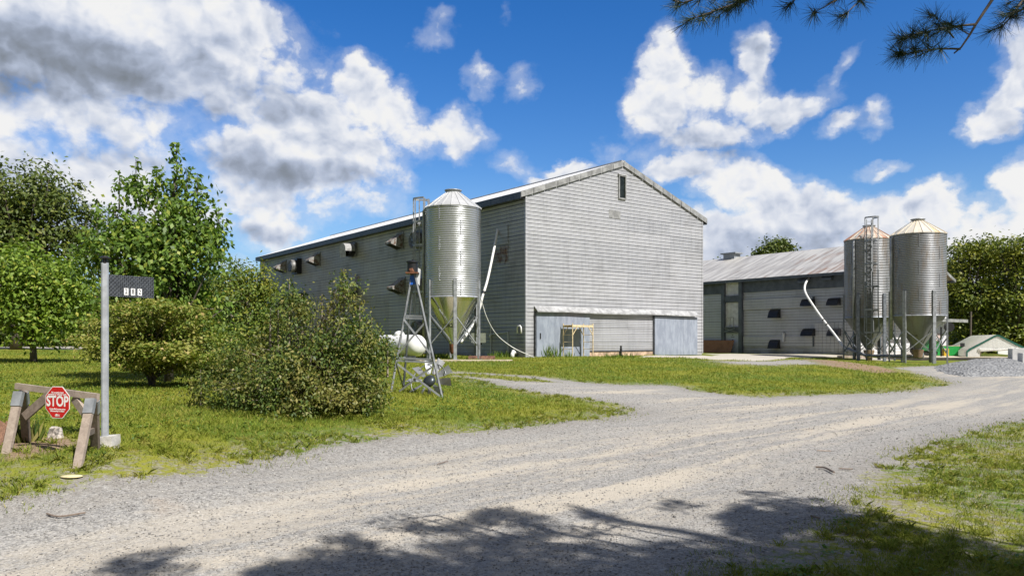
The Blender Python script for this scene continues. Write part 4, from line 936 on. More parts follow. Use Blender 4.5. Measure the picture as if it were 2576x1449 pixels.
# ---------------------------------------------------------------- stop sign
sc = W(145.3, 1011.7, 7.66); bd = (br_-bl).normalized(); bx = Vector((bd.x, bd.y, 0)).normalized()
by = Vector((0, 0, 1)); bn = bx.cross(by)        # bn points towards the road
sg = thing('stop_sign', 'red octagonal STOP sign with white border hung on the sawhorse', 'sign', tuple(sc))
def octa(r, off): return [bx*(r/math.cos(R(22.5))*math.cos(R(22.5+45*k)))+by*(r/math.cos(R(22.5))*math.sin(R(22.5+45*k)))+bn*off for k in range(8)]
rs = .158
MB().prism(octa(rs, 0), bn*.003).build('border', M_swhite, sg); MB().prism(octa(rs-.0075, .0035), bn*.0012).build('face', M_red, sg)
def MX(o): 
    Mx = Matrix.Identity(4)
    for i in range(3): Mx[i][0] = bx[i]; Mx[i][1] = by[i]; Mx[i][2] = bn[i]; Mx[i][3] = o[i]
    return Mx
def st(name, body, size, y, off, sx): text_mesh(name, body, size, M_swhite, sg, MX(by*y+bn*.0056), off, .0004, sx)
st('lettering', 'STOP', .145, .007, .0040, .83)
st('small_print', 'No unauthorized', .0235, .097, .0006, .98); st('small_print', 'pedestrian or vehicular traffic', .0225, .078, .0006, .90)
st('small_print', 'Controlled access zone', .0235, -.067, .0006, .94); st('small_print', 'Biosecurity in effect', .0235, -.087, .0006, .96)
mb = MB()
mb.lathe([(.0035, 0), (.0085, 0)], 14, bx*-.022+by*-.130+bn*.0056, axis=bn); mb.lathe([(.0035, 0), (.0085, 0)], 14, bx*.002+by*-.130+bn*.0056, axis=bn)
mb.prism([bx*-.016+by*-.138+bn*.0052, bx*-.004+by*-.138+bn*.0052, bx*.006+by*-.116+bn*.0052, bx*-.003+by*-.119+bn*.0052, bx*-.008+by*-.111+bn*.0052, bx*-.014+by*-.119+bn*.0052, bx*-.022+by*-.116+bn*.0052], bn*.0004)
for k in range(3): mb.box(bx*.026+by*(-.121-.008*k)+bn*.0056, (.026, .002, .002))
mb.build('emblem', M_swhite, sg)
MB().lathe([(0, 0), (.004, 0)], 8, by*.132+bn*.006, axis=bn).build('screw_hole', M_ink, sg)
# ---------------------------------------------------------------- house number post
pc = W(264, 1108, 8.2); pb = Vector((pc.x, 8.2, g1(pc.x, 8.2)))
post = thing('number_post', 'square galvanised post with solar cap light in a concrete block', 'sign post', tuple(pb))
zt0 = W(264, 1095, 8.2).z-pb.z; zt1 = W(264, 657, 8.2).z-pb.z
mb = MB(); w_ = .072; c_ = .014
pts = [(-w_/2+c_, -w_/2), (w_/2-c_, -w_/2), (w_/2, -w_/2+c_), (w_/2, w_/2-c_), (w_/2-c_, w_/2), (-w_/2+c_, w_/2), (-w_/2, w_/2-c_), (-w_/2, -w_/2+c_)]
Mr = Matrix.Rotation(R(26), 3, 'Z'); mb.prism([Mr@Vector((a, b_, zt0-.02)) for a, b_ in pts], (0, 0, zt1-zt0)); mb.build('post', M_post, post)
mb = MB(); zb_ = W(264, 1130, 8.15).z-pb.z-.06; hh_ = zt0-zb_
mb.addv([Vector(p) for p in ((-.095,-.10,zb_),(.095,-.095,zb_),(.10,.09,zb_),(-.10,.10,zb_),(-.09,-.09,zb_+hh_-.01),(.085,-.09,zb_+hh_),(.088,.09,zb_+hh_+.004),(-.09,.088,zb_+hh_-.006))], [(0,3,2,1),(4,5,6,7),(0,1,5,4),(1,2,6,5),(2,3,7,6),(3,0,4,7)])
o = mb.build('concrete_block', M_conc, post); o.location = (.03, 0, 0)
mb = MB(); mb.lathe([(.026, 0), (.026, .045)], 12, (0, 0, zt1-.02)); mb.lathe([(.040, .0), (.04, .008), (0, .008)], 14, (0, 0, zt1-.025)); mb.lathe([(0, .045), (.058, .045), (.06, .052), (.035, .066), (.03, .074), (0, .076)], 20, (0, 0, zt1-.02))
for k in range(4): a = k*math.pi/2+.4; mb.tube([(.036*math.cos(a), .036*math.sin(a), zt1-.02), (.036*math.cos(a), .036*math.sin(a), zt1+.03)], .003, 5)
mb.build('cap_light', simple('bronze_black', (.03, .028, .026), .35, .4), post)
pl = W(274, 690, 8.2)-pb; pr = W(387, 698, 8.6)-pb; dx = (pr-pl); dx.z = 0; ux = dx.normalized(); Lp = dx.length; uz = Vector((0, 0, 1)); un = ux.cross(uz)
hp = .235; ctr = (pl+pr)/2+Vector((0, 0, -hp/2))
def f_tread(t, b):
    b.inputs['Metallic'].default_value = .75; b.inputs['Roughness'].default_value = .38
M_plate = simple('tread_plate', (.045, .048, .055), .4, .5, .2, 20); M_lug = simple('tread_lug', (.42, .44, .47), .35, .7, .1, 20)
mb = MB(); Mp = Matrix((ux, un, uz)).transposed(); mb.box(ctr, (Lp, .004, hp), Mp); plt_ = mb.build('number_plate', M_plate, post)
mb = MB(); nx_, nz_ = 24, 11
for i in range(nx_):
    for j in range(nz_):
        u = -Lp/2+(i+.5)*Lp/nx_; v = -hp/2+(j+.5)*hp/nz_; s_ = 1 if (i+j) % 2 else -1
        mb.box(ctr+ux*u+uz*v+un*-.0+un*.0032, (.019 if s_ > 0 else .015, .0024, .0042), Mp@Matrix.Rotation(R(-38*s_), 3, 'Y'))
mb.build('tread_lugs', M_lug, plt_)
for k, ch in enumerate('282'):
    u = Lp*(-.5+(518-335+75*k)/498); c0 = ctr+ux*u+uz*(-hp*.5+hp*.255)+un*.0065
    mb = MB(); mb.box(c0, (.047, .002, .074), Mp); st_ = mb.build('number_sticker', M_swhite, plt_)
    Mx = Matrix.Identity(4)
    for i in range(3): Mx[i][0] = ux[i]; Mx[i][1] = uz[i]; Mx[i][2] = un[i]; Mx[i][3] = (c0+un*.0018)[i]
    text_mesh('numeral', ch, .076, M_ink, st_, Mx, .0012, .0003, .80)
# ---------------------------------------------------------------- yellow scaffold at the door
def bl_(px, py, off): q = hitlocal(px, py, B1, 1, -off, B1z); return q
sx0 = bl_(1417, 903, .35)[0]; wd_ = bl_(1478, 903, 1.1)[0]-bl_(1437, 903, 1.1)[0]
so_ = Vector((B1[0], B1[1], 0))+Vector((*(e1*sx0-e2*.35), 0)); so_.z = g1(so_.x, so_.y)
scf = thing('scaffold', 'pale yellow rolling scaffold frame in front of the left blue door', 'scaffold', (B1[0]+e1[0]*sx0, B1[1]+e1[1]*sx0, B1z), AZ)
x0 = 0; x1 = bl_(1462+6, 903, .35)[0]-sx0; yb_, yf_ = -.35, -1.09; zt_ = bl_(1440, 817, 1.09)[2]
zg = -.06
for xx in (x0, x1):
    mb = MB()
    for yy in (yb_, yf_): mb.tube([(xx, yy, zg), (xx, yy, zt_+.08)], .027, 8)
    mb.build('end_frame', M_yel, scf)
    z = .45
    while z < zt_-.2: MB().tube([(xx, yb_, z), (xx, yf_, z)], .014, 6).build('rung', M_yel, scf); z += .38
    MB().tube([(xx, yb_, zt_-.02), (xx, yf_, zt_-.02)], .02, 6).build('rung', M_yel, scf)
for yy in (yb_, yf_):
    mb = MB(); mb.box(((x0+x1)/2, yy, zt_-.06), (x1-x0, .03, .11)); mb.build('side_rail', M_yel, scf)
    for xx, s_ in ((x0, 1), (x1, -1)): mb = MB(); mb.beam((xx, yy, zt_-.55), (xx+.34*s_, yy, zt_-.1), .035, .03); mb.build('corner_brace', M_yel, scf)
mb = MB(); mb.box(((x0+x1)/2, (yb_+yf_)/2, zt_-.04), (x1-x0-.06, .66, .03)); mb.build('deck', simple('deck_ply', (.32, .17, .10), .8), scf)
# pallet, standpipe, wood chunk
pal = thing('pallet', 'grey wooden pallet lying on the pad beside the scaffold', 'pallet', (0, 0, 0), AZ)
q = bl_(1478, 903, 1.0); pw = np.array(B1)+e1*q[0]-e2*1.0; pal.location = (pw[0], pw[1], B1z-.10)
mb = MB()
for k in range(7): mb.box((-.75+k*.25, 0, .135), (.14, 1.0, .02))
mb.build('deck_board', M_wood, pal); mb = MB()
for k in (-.45, 0, .45): mb.box((0, k, .07), (1.65, .09, .10))
mb.build('stringer', M_woodd, pal)
q = bl_(1562, 903, .9); pw = np.array(B1)+e1*q[0]-e2*.9
mb = MB(); mb.tube([(0, 0, -.3), (0, 0, .62)], .055, 10); mb.tube([(0, 0, .36), (0, 0, .44)], .075, 10); mb.tube([(-.08, 0, -.2), (-.08, 0, .3)], .03, 6); o = mb.build('standpipe', M_black, None); o.location = (pw[0], pw[1], B1z); tag(o, 'short black standpipe standing in grass before the centre panel', 'pipe')
q = bl_(1388, 903, .9); pw = np.array(B1)+e1*q[0]-e2*.9
mb = MB(); mb.sphere((0, 0, .12), .17, 9, 6, (1, .8, 1), .25); o = mb.build('firewood_log', simple('redwood_chunk', (.22, .12, .08), .9, 0, .4, 12), None); o.location = (pw[0], pw[1], B1z-.12); tag(o, 'reddish wood chunk on the pad inside the scaffold', 'log')
# plywood leaning on the far barn
_, y_, z_ = s2loc(1795, 890); pw = np.array(B2)+e2*y_-e1*.5
mb = MB(); mb.prism([(-2.6, -.05, -.1), (2.55, -.05, -.1), (2.75, .35, 1.15), (-2.6, .35, 1.15)], (0, .03, 0)); o = mb.build('plywood_sheet', M_ply, None); o.location = (pw[0]-.3, pw[1], B2z); o.rotation_euler = (0, 0, AZ-math.pi/2); tag(o, 'reddish brown plywood sheet leaning against the far barn', 'plywood')
# ---------------------------------------------------------------- concrete pad under the twin silos, retaining edge
c1 = np.array(gp(2127, 897)); 
def wall_strip(name, pts, th, z0, z1, mat, lab, cat):
    mb = MB()
    for a, b_ in zip(pts[:-1], pts[1:]): mb.beam((a[0], a[1], (z0+z1)/2), (b_[0], b_[1], (z0+z1)/2), th, z1-z0)
    return tag(mb.build(name, mat, None), lab, cat)
ra, rb, rc = Vector((27.7, 56.6, 0)), Vector((37.5, 56.6, 0)), Vector((40, 58, 0))
wall_strip('retaining_wall', [(ra.x, ra.y), (rb.x, rb.y), (rc.x, rc.y)], .25, -.4, .30, simple('gap_shade_concrete', (.045, .04, .036), .9, 0, .3, 2), 'low concrete retaining wall behind the twin silo legs, darkened as the shaded gap', 'wall')  # near-black colour paints in the shade of the gap under the pad
mb = MB(); mb.box((ra.x+8.5, 61.5, .20), (17, 9.4, .20)); tag(mb.build('concrete_pad', simple('pad_pale', (.56, .49, .38), .9, 0, .15, 3), None), kind='structure')
qa = W(2150, 900, 57.2); mb = MB(); mb.box((0, 0, .1), (2.3, .7, .9)); o = mb.build('concrete_kerb', simple('kerb_pinkish', (.46, .38, .32), .9, 0, .25, 4), None); o.location = (qa.x, qa.y, -.12); o.rotation_euler = (0, 0, R(-12)); tag(o, 'worn pinkish concrete kerb block at the end of the pad by the twin silos', 'kerb')
# ---------------------------------------------------------------- machinery behind the silos
def at0(px, d, z): v = W(px, 900, d); return Vector((v.x, d, z))
mo_ = at0(2275, 60.5, .37); mc = thing('farm_implement', 'dark farm implement with long grey frame parked behind the twin silos', 'implement', tuple(mo_))
mb = MB(); mb.box((0, 0, 1.15), (4.6, .5, .28)); mb.box((-1.9, 0, 1.2), (.9, .7, .6)); mb.build('frame', simple('grey_machine', (.16, .16, .16), .6, .2, .3), mc)
for xx in (.9, 1.8): mb = MB(); mb.lathe([(0, -.12), (.42, -.12), (.46, -.06), (.46, .06), (.42, .12), (0, .12)], 20, (xx, 0, .46), axis=(0, 1, 0)); mb.build('wheel', M_black, mc)
mb = MB(); mb.box((1.35, 0, .75), (1.6, .5, .5)); mb.build('body', M_black, mc)
gr_ = simple('green_machine', (.03, .20, .06), .4, 0, .3)
mt_ = at0(2344, 57.6, .37); mc = thing('green_seeder', 'small green machine with yellow part beside the near twin silo', 'machine', tuple(mt_))
mb = MB(); mb.prism([(-.9, -.3, .45), (.4, -.3, .35), (.5, -.3, 1.1), (-.2, -.3, 1.25), (-.5, -.3, .8)], (0, .6, 0)); mb.build('body', gr_, mc)
mb = MB(); mb.box((-1.5, 0, 1.55), (1.1, .5, .35)); mb.build('hood', gr_, mc)
mb = MB(); mb.beam((-.9, 0, .5), (.4, 0, .3), .2, .3); mb.lathe([(0, -.1), (.35, -.1), (.35, .1), (0, .1)], 16, (1.3, 0, 2.2), axis=(0, 1, 0)); mb.beam((.7, 0, 0), (.7, 0, 2.2), .1, .1); mb.beam((.3, 0, .2), (1.3, 0, 1.6), .07, .07); mb.build('chassis', M_black, mc)
mb = MB(); mb.box((1.0, 0, .3), (.35, .4, .55)); mb.build('yellow_guard', simple('yel', (.65, .42, .03), .5), mc)
# green container next to the tent
gcp = at0(2405, 62, .25); o = thing('green_tank', 'bright green long trough tank left of the white shelter', 'tank', tuple(gcp))
mb = MB(); mb.prism([(-1.5, 0, .1), (1.1, 0, .1), (1.0, 0, .72), (.95, 0, .82), (-1.5, 0, .86)], (0, 1.2, 0)); mb.build('body', simple('bright_green', (.012, .27, .05), .4, 0, .1), o)
mb = MB(); mb.box((.5, -.03, .95), (.35, .05, .3)); mb.box((.3, -.03, .5), (.08, .05, .3)); mb.build('latch', M_black, o)
# ---------------------------------------------------------------- white fabric shelter
D1 = 58.0; tb = CAMZ-(897-HY)/F*D1
tL, tR = W(2430, 897, D1), W(2586, 897, D1)
tent = thing('fabric_shelter', 'low white fabric shelter with dark green edge strips', 'shelter', (tL.x, D1, tb))
w_ = tR.x-tL.x; back = Vector((5.0, 11.5, 0))
prof = [(0, .0), (.0, .42), (.25, .62), (w_*.28, 1.16), (w_*.46, 1.60), (w_*.5, 1.65), (w_*.54, 1.60), (w_*.76, 1.1), (w_-.2, .66), (w_, .44), (w_, 0)]
def f_tarp(t, b):
    o = objc(t); x, y, z = t.sep(o); n = t.noise(t.xyz(t.mul(x, 3), y, t.mul(z, .6)), 1.6, 5, .6)
    t.l.new(t.mix(n, (.78, .79, .79), (.88, .88, .87)), b.inputs['Base Color']); b.inputs['Roughness'].default_value = .5; bump(t, b, n, .7, .08)
    tr = t.new('ShaderNodeBsdfTranslucent'); tr.inputs[0].default_value = (.8, .8, .78, 1); ms = t.new('ShaderNodeMixShader'); ms.inputs[0].default_value = .62; t.l.new(b.outputs[0], ms.inputs[1]); t.l.new(tr.outputs[0], ms.inputs[2]); t.l.new(ms.outputs[0], t.n['Material Output'].inputs[0])
M_tarp = pmat('white_tarp', f_tarp); M_dgt = simple('dark_green_tarp', (.012, .085, .065), .45)
mb = MB(); n = len(prof); m_ = 6; vs = []
for j in range(m_+1):
    for (a, z) in prof: sag = .05*math.sin(j*math.pi*1.0)-(.06 if j % 2 else 0)*(1 if .3 < z < 1.5 else 0); vs.append(Vector((a, 0, z+sag))+back*(j/m_))
mb.addv(vs, [(j*n+i, j*n+i+1, (j+1)*n+i+1, (j+1)*n+i) for j in range(m_) for i in range(n-1)]); mb.build('roof_cover', M_tarp, tent, True)
mb = MB(); op = (1.05, w_-.9, .62)
mb.prism([(0, .02, 0)]+[(a, .02, z-.01) for a, z in prof[1:-1]]+[(w_, .02, 0), (op[1], .02, 0), (op[1], .02, op[2]), (op[0], .02, op[2]), (op[0], .02, 0)], (0, .04, 0)); mb.build('end_wall', M_tarp, tent)
mb = MB(); mb.box(((op[0]+op[1])/2, 6, .35), (op[1]-op[0]+2, .1, .9)); mb.build('inner_wall', simple('tan_inside', (.42, .34, .24), .9, 0, .3), tent)
mb = MB(); mb.tube([(op[0]-.1, -.06, op[2]-.05), ((op[0]+op[1])/2, -.06, op[2]-.12), (op[1]+.1, -.06, op[2]+.0)], .09, 8); mb.tube([(op[0], -.06, .45), (op[1], -.06, .60)], .08, 8); mb.build('rolled_door', M_tarp, tent)
for dlt in (Vector((0, -.03, .01)), back):
    mb = MB()
    for (a, z), (c_, d_) in zip(prof[:-1], prof[1:]): mb.beam(Vector((a, 0, z))+dlt, Vector((c_, 0, d_))+dlt, .30 if dlt is back else .12, .05) if False else mb.prism([Vector((a, 0, z))+dlt, Vector((c_, 0, d_))+dlt, Vector((c_+(w_/2-c_)*.04, 0, d_-.13))+dlt, Vector((a+(w_/2-a)*.04, 0, z-.13))+dlt], (0, -.03, 0))
    mb.build('edge_strip', M_dgt, tent)
# ---------------------------------------------------------------- gravel pile and concrete blocks
def heap(name, pts, lab):
    # height field mound inside an outline
    P_ = np.array(pts); x0, y0 = P_.min(0); x1, y1 = P_.max(0); xs_ = np.linspace(x0, x1, 90); ys_ = np.linspace(y0, y1, 60); X, Y = np.meshgrid(xs_, ys_)
    s = sdist(X, Y, P_); h = np.clip(s, -.3, 3.0); Z = gz(X, Y)+np.where(s > 0, (.56+.0*h)*(1-np.exp(-h/1.6)), h*1.2)+(fn(X, Y, 1.3)-.5)*.22+(fn(X, Y, 5)-.5)*.07-.08
    idx = np.arange(X.size).reshape(X.shape); fs = np.stack([idx[:-1,:-1], idx[:-1,1:], idx[1:,1:], idx[1:,:-1]], -1).reshape(-1, 4); keep = (s.ravel()[fs] > -.28).all(1)
    fs = fs[keep]; u, inv = np.unique(fs, return_inverse=True)
    def fgv(t, b):
        o = t.new('ShaderNodeNewGeometry').outputs['Position']; c = t.sep(t.voro(o, 9, out='Color'))[0]; n_ = t.noise(o, 1.2, 5, .6)
        t.l.new(t.mix(c, t.mix(n_, (.12, .125, .13), (.18, .185, .19)), (.29, .295, .30)), b.inputs['Base Color']); b.inputs['Roughness'].default_value = .95; bump(t, b, t.voro(o, 9), 1, .08)
    return tag(mesh_obj(name, np.stack([X, Y, Z], -1).reshape(-1, 3)[u], inv.reshape(-1, 4), pmat('gravel_heap', fgv), None, True), lab, 'gravel pile')
hp_ = [W(px, 900, d) for px, d in ((2318, 36), (2375, 46), (2440, 49), (2530, 49), (2620, 46), (2700, 41), (2690, 36), (2560, 33.0), (2420, 32.5))]
heap('gravel_pile', [(p.x, p.y) for p in hp_], 'heap of grey crushed gravel in front of the white shelter')
for i, (px, d, dz) in enumerate(((2566, 44, 1.0), (2610, 40, 1.15))):
    v = at0(px, d, 0); mb = MB(); mb.box((0, 0, .45), (1.0 if i == 0 else 1.6, .7, .7)); mb.box((0, 0, .80), (.5, .3, .06))
    o = mb.build('concrete_block', simple('block_white%d' % i, (.60, .60, .58), .85, 0, .1, 2), None); o.location = (v.x, v.y, .30 if i == 0 else .12); o.rotation_euler = (0, 0, R(-14)); tag(o, ('pale concrete block with shaded end behind the gravel pile' if i == 0 else 'larger pale concrete block cut off by the right frame edge'), 'concrete block')
# ---------------------------------------------------------------- ground litter near the sawhorse and on the drive
def log(px, py, r, h, lab, mat, dz=0, lie=False):
    g = gp(px, py); o = MB(); n = 14; vs = []
    for z in (0, 1):
        for j in range(n): rr = r*(1+random.uniform(-.22, .16))*(1.15-.3*z); vs.append((rr*math.cos(2*math.pi*j/n), rr*math.sin(2*math.pi*j/n), z*h*(1+random.uniform(-.25, .15)*z)))
    o.addv(vs, [(j, (j+1) % n, n+(j+1) % n, n+j) for j in range(n)]+[tuple(range(n, 2*n))])
    ob = o.build('tree_stump', mat, None); ob.location = (g[0], g[1], g1(*g)-.02); tag(ob, lab, 'stump'); return ob
log(6, 1122, .11, .26, 'cut reddish tree stump left of the sawhorse', pmat('stump_red', f_wood((.30, .16, .10), (.13, .07, .045), 2, 1)))
log(140, 1102, .075, .13, 'small pale weathered stump behind the sawhorse', simple('stump_pale', (.40, .36, .32), .9, 0, .5, 25))
g = gp(271//1, 1208); g = gp(180, 1208)
mb = MB(); mb.sphere((0, 0, .008), .095, 16, 6, (1.1, .7, .14)); o = mb.build('stepping_stone', simple('yellow_stone', (.60, .52, .30), .8, 0, .1, 20), None, True); o.location = (g[0], g[1], float(gzf(g[0], g[1])[0] if np.ndim(gzf(g[0], g[1])) else gzf(g[0], g[1]))+.0); tag(o, 'flat pale yellow stone in the verge below the sign post', 'stone')
twigs = [((3045-3912*0, 0),)]
def twig(pts, r, lab, m_=M_woodd):
    P_ = []
    for px, py in pts: g = gp(px, py); P_.append(Vector((g[0], g[1], float(gzf(g[0], g[1])[0])+r+.012)))
    mb = MB(); mb.tube(sm(P_, 4), r, 6); tag(mb.build('twig', m_, None), lab, 'twig')
twig([(2052, 1182), (2075, 1185), (2098, 1200)], .012, 'curved dark twig lying on the drive near the right verge')
twig([(2110, 1187), (2145, 1188)], .008, 'short straight twig beside the curved dark twig')
twig([(118, 1301), (150, 1306), (215, 1302)], .008, 'thin twig lying on gravel at the lower left')
twig([(2055, 1136), (2090, 1136)], .008, 'tiny pale twig on the drive far right', M_wood)
twig([(1100, 1176), (1120, 1170), (1128, 1172)], .006, 'tiny curled twig in the middle of the drive')
twig([(2040, 1306), (2062, 1312)], .009, 'dark twig inside the pine shadow on the right')
# ---------------------------------------------------------------- vegetation
def unit(v): return v/np.maximum(np.linalg.norm(v, axis=-1, keepdims=True), 1e-9)
def leaf_mesh(name, C, L, Wd_, mat, parent, up=.9, outd=None, droop=.25, rg=None, fold=.0):
    rg = rg or rng; n = len(C); C = np.asarray(C, float)
    nr = rg.normal(size=(n, 3))*.75; nr[:,2] += up
    if outd is not None: nr += outd*.7
    nr = unit(nr); a = unit(np.cross(nr, rg.normal(size=(n, 3)))); a[:,2] -= droop; a = unit(a); w_ = unit(np.cross(nr, a))
    l = (L*rg.uniform(.65, 1.25, n))[:,None]; ww = (Wd_*rg.uniform(.7, 1.2, n))[:,None]
    mid = C+a*l*.48; p0 = C; p1 = mid+w_*ww*.5; p2 = C+a*l+np.array([0, 0, -.12])*l; p3 = mid-w_*ww*.5
    V_ = np.stack([p0, p1, p2, p3], 1).reshape(-1, 3); F_ = np.arange(4*n).reshape(-1, 4)
    return mesh_obj(name, V_, F_, mat, parent)
def samp_ell(ells, n, bias=.45, rg=None):
    rg = rg or rng; vol = np.array([e[3]*e[4]*e[5] for e in ells], float)**.8; k = rg.choice(len(ells), n, p=vol/vol.sum()); E = np.array([e[:6] for e in ells], float)[k]
    d = unit(rg.normal(size=(n, 3))); r = rg.random(n)**bias
    return E[:,:3]+d*r[:,None]*E[:,3:6], d
def tree(name, lab, cat, base, ells, nclump, nleaf, cr, L, Wl, lmat, bmat=M_bark, tr=.12, top=None, flat=.7, group=None, seed=1, limbs=40, up=.9, droop=.25, bias=.42, floor=None, stems=1, shoots=(), lump=1.0):
    """base world xyz; ells = crown ellipsoids in world coordinates"""
    rg = np.random.default_rng(seed); rd = random.Random(seed)
    root = thing(name, lab, cat, tuple(base), 0, group); b = np.array(base, float)
    cl, dr = samp_ell(ells, nclump, bias, rg)
    if floor is not None: cl[:,2] = np.maximum(cl[:,2], b[2]+floor+rg.random(nclump)*.2)
    top = np.array(top if top is not None else np.array(ells[0][:3]))
    mb = MB(); sp = []
    for s in range(stems):
        off = np.array([rd.uniform(-1, 1), rd.uniform(-1, 1), 0])*tr*1.6*(stems > 1); tt = top+np.array([rd.uniform(-1, 1), rd.uniform(-1, 1), rd.uniform(-.2, .2)])*(.6*(stems > 1)); pts = []
        for i in range(7):
            f = i/6; p = b+off+(tt-b-off)*f; p = p+np.array([rd.uniform(-1, 1), rd.uniform(-1, 1), 0])*tr*.6*(0 < i < 6); pts.append(p-b)
        mb.tube(pts, [tr/(stems**.6)*(1-.75*i/6) for i in range(7)], 9); sp.append(pts)
    for i in range(min(limbs, nclump)):
        c = cl[i]-b; pts = sp[rd.randrange(stems)]; k = rd.choice([1, 2, 3, 4, 5]); 
        while k > 1 and pts[k][2] > c[2]: k -= 1
        s0 = pts[k]; m_ = (s0+c)/2+np.array([rd.uniform(-.2, .2), rd.uniform(-.2, .2), .15])*np.linalg.norm(c-s0)*.3
        mb.tube([s0, s0*.25+m_*.5+c*.25+(m_-(s0+c)/2)*.2, m_*.4+c*.6, c], [tr*.30, tr*.2, tr*.13, tr*.05], 5, cap=False)
    mb.build('trunk', bmat, root, True)
    sz = cr*rg.uniform(.6, 1.35, nclump); idx_ = np.repeat(np.arange(nclump), nleaf)
    g_ = rg.normal(size=(len(idx_), 3)); g_ = g_*.55; g_[:,2] *= flat
    P_ = cl[idx_]+g_*sz[idx_][:,None]; od = dr[idx_]
    ex = []
    for (sx, sy, sz0, sz1, w0, nn) in shoots:
        h = rg.random(nn); q = np.stack([sx+rg.normal(size=nn)*w0*(1-h*.75), sy+rg.normal(size=nn)*w0*(1-h*.75), sz0+(sz1-sz0)*h], -1); ex.append(q)
        mb = MB(); mb.tube([(sx-b[0], sy-b[1], sz0-b[2]-.3), (sx-b[0], sy-b[1], sz1-b[2])], [.02+.01*tr, .006], 5); mb.build('shoot', bmat, root)
    if ex: e_ = np.vstack(ex); P_ = np.vstack([P_, e_]); od = np.vstack([od, unit(rg.normal(size=e_.shape))])
    if floor is not None: P_[:,2] = np.maximum(P_[:,2], b[2]+.03)
    leaf_mesh('crown', P_-b, L, Wl, lmat, root, up, od, droop, rg)
    return root
def E(px, py, d, rx, ry, rdep=None):
    """crown ellipsoid from its place and half-size in the photograph at distance d"""
    v = W(px, py, d); s = d/F; return (v.x, v.y, v.z, rx*s, (rdep if rdep else max(rx, ry)*s*.9), ry*s)
def S(px, d, y0, y1, w_, n): a = W(px, y0, d); b_ = W(px, y1, d); return (a.x, a.y, a.z, b_.z, w_, n)
def base(px, d, dz=0.0): v = W(px, 900, d); return (v.x, d, g1(v.x, d)+dz)
# magnolia behind the number plate
d = 18.2
tree('magnolia_tree', 'tall pointed magnolia with big leaves behind the number plate', 'tree', base(425, d),
     [E(415, 665, d, 150, 115), E(330, 610, d, 95, 80), E(470, 570, d, 66, 90), E(430, 490, d, 40, 60), E(452, 440, d, 22, 45), E(345, 480, d, 38, 50), E(535, 610, d, 45, 65), E(300, 510, d, 28, 30), E(400, 770, d, 165, 80), E(250, 640, d, 70, 70), E(500, 480, d, 18, 40)],
     380, 38, .31, .135, .082, L_magn, M_bark, .11, top=tuple(W(440, 440, d)), seed=11, limbs=150, bias=.45, up=.5, droop=.45,
     shoots=[S(444, d, 470, 358, .13, 110), S(342, d, 480, 398, .12, 70), S(497, d, 540, 436, .12, 70), S(550, d, 620, 520, .16, 90), S(300, d, 500, 432, .12, 45), S(470, d, 520, 420, .12, 60), S(395, d, 480, 420, .12, 50), S(245, d, 560, 500, .12, 40)])
# layered ornamental shrub
d = 16.0
LE = []
rr_ = random.Random(5)
for k in range(46):
    a = rr_.uniform(-1, 1); yy = rr_.uniform(775, 925); hw = 165*math.sqrt(max(.05, 1-((yy-860)/120)**2)); LE.append(E(375+a*hw*.9, yy-(1-a*a)*12, d+rr_.uniform(-1.1, .9), rr_.uniform(30, 55), rr_.uniform(7, 12), .45))
LE += [E(380, 880, d, 150, 60, 1.0), E(370, 800, d, 85, 40, .7)]
tree('ornamental_shrub', 'rounded shrub with layered yellow green and tan foliage behind the post', 'shrub', base(385, d), LE, 560, 46, .26, .08, .05, L_shrub, M_bark, .07, top=tuple(W(380, 830, d)), seed=12, limbs=60, flat=.35, bias=.5, stems=4, up=1.3, droop=.2)
# small bright tree on the left
d = 27.0
tree('small_tree', 'bright green round young tree on the lawn at the left', 'tree', base(85, d), [E(85, 740, d, 135, 95), E(60, 690, d, 130, 80), E(120, 810, d, 110, 60), E(-20, 760, d, 110, 80), E(170, 730, d, 70, 60)],
     360, 40, .50, .17, .10, L_bright, M_bark, .12, top=tuple(W(85, 700, d)), seed=13, limbs=60, bias=.4, up=.7)
# large dark tree, upper left
d = 44.0
tree('broadleaf_tree', 'large dark spreading tree rising at the upper left behind the others', 'tree', base(40, d), [E(20, 470, d, 150, 80), E(130, 500, d, 95, 62), E(-90, 560, d, 150, 150), E(60, 570, d, 150, 85), E(180, 580, d, 80, 70), E(30, 650, d, 170, 60), E(230, 640, d, 70, 60)],
     420, 48, .85, .26, .16, L_dark, M_bark, .32, top=tuple(W(50, 520, d)), seed=14, limbs=120, bias=.45, flat=.55)
# shrubs between the magnolia and the barn
d = 24.0
tree('broadleaf_shrub', 'tall rounded green shrub between the magnolia and the tall barn', 'shrub', base(620, d), [E(620, 770, d, 85, 100), E(575, 720, d, 60, 60), E(650, 720, d, 40, 50), E(600, 850, d, 110, 60), E(680, 830, d, 45, 60)],
     300, 44, .42, .115, .06, L_mid, M_barkl, .09, top=tuple(W(610, 740, d)), seed=15, limbs=70, stems=3, bias=.4, shoots=[S(664, d, 740, 660, .22, 120), S(632, d, 720, 672, .18, 70), S(600, d, 700, 650, .25, 80)])
d = 17.0
tree('low_shrub', 'low green shrub filling the gap left of the front bush', 'shrub', base(560, d), [E(560, 890, d, 75, 60), E(530, 920, d, 60, 30)], 130, 40, .28, .085, .045, L_mid, M_bark, .04, seed=16, limbs=30, stems=3, floor=.05)
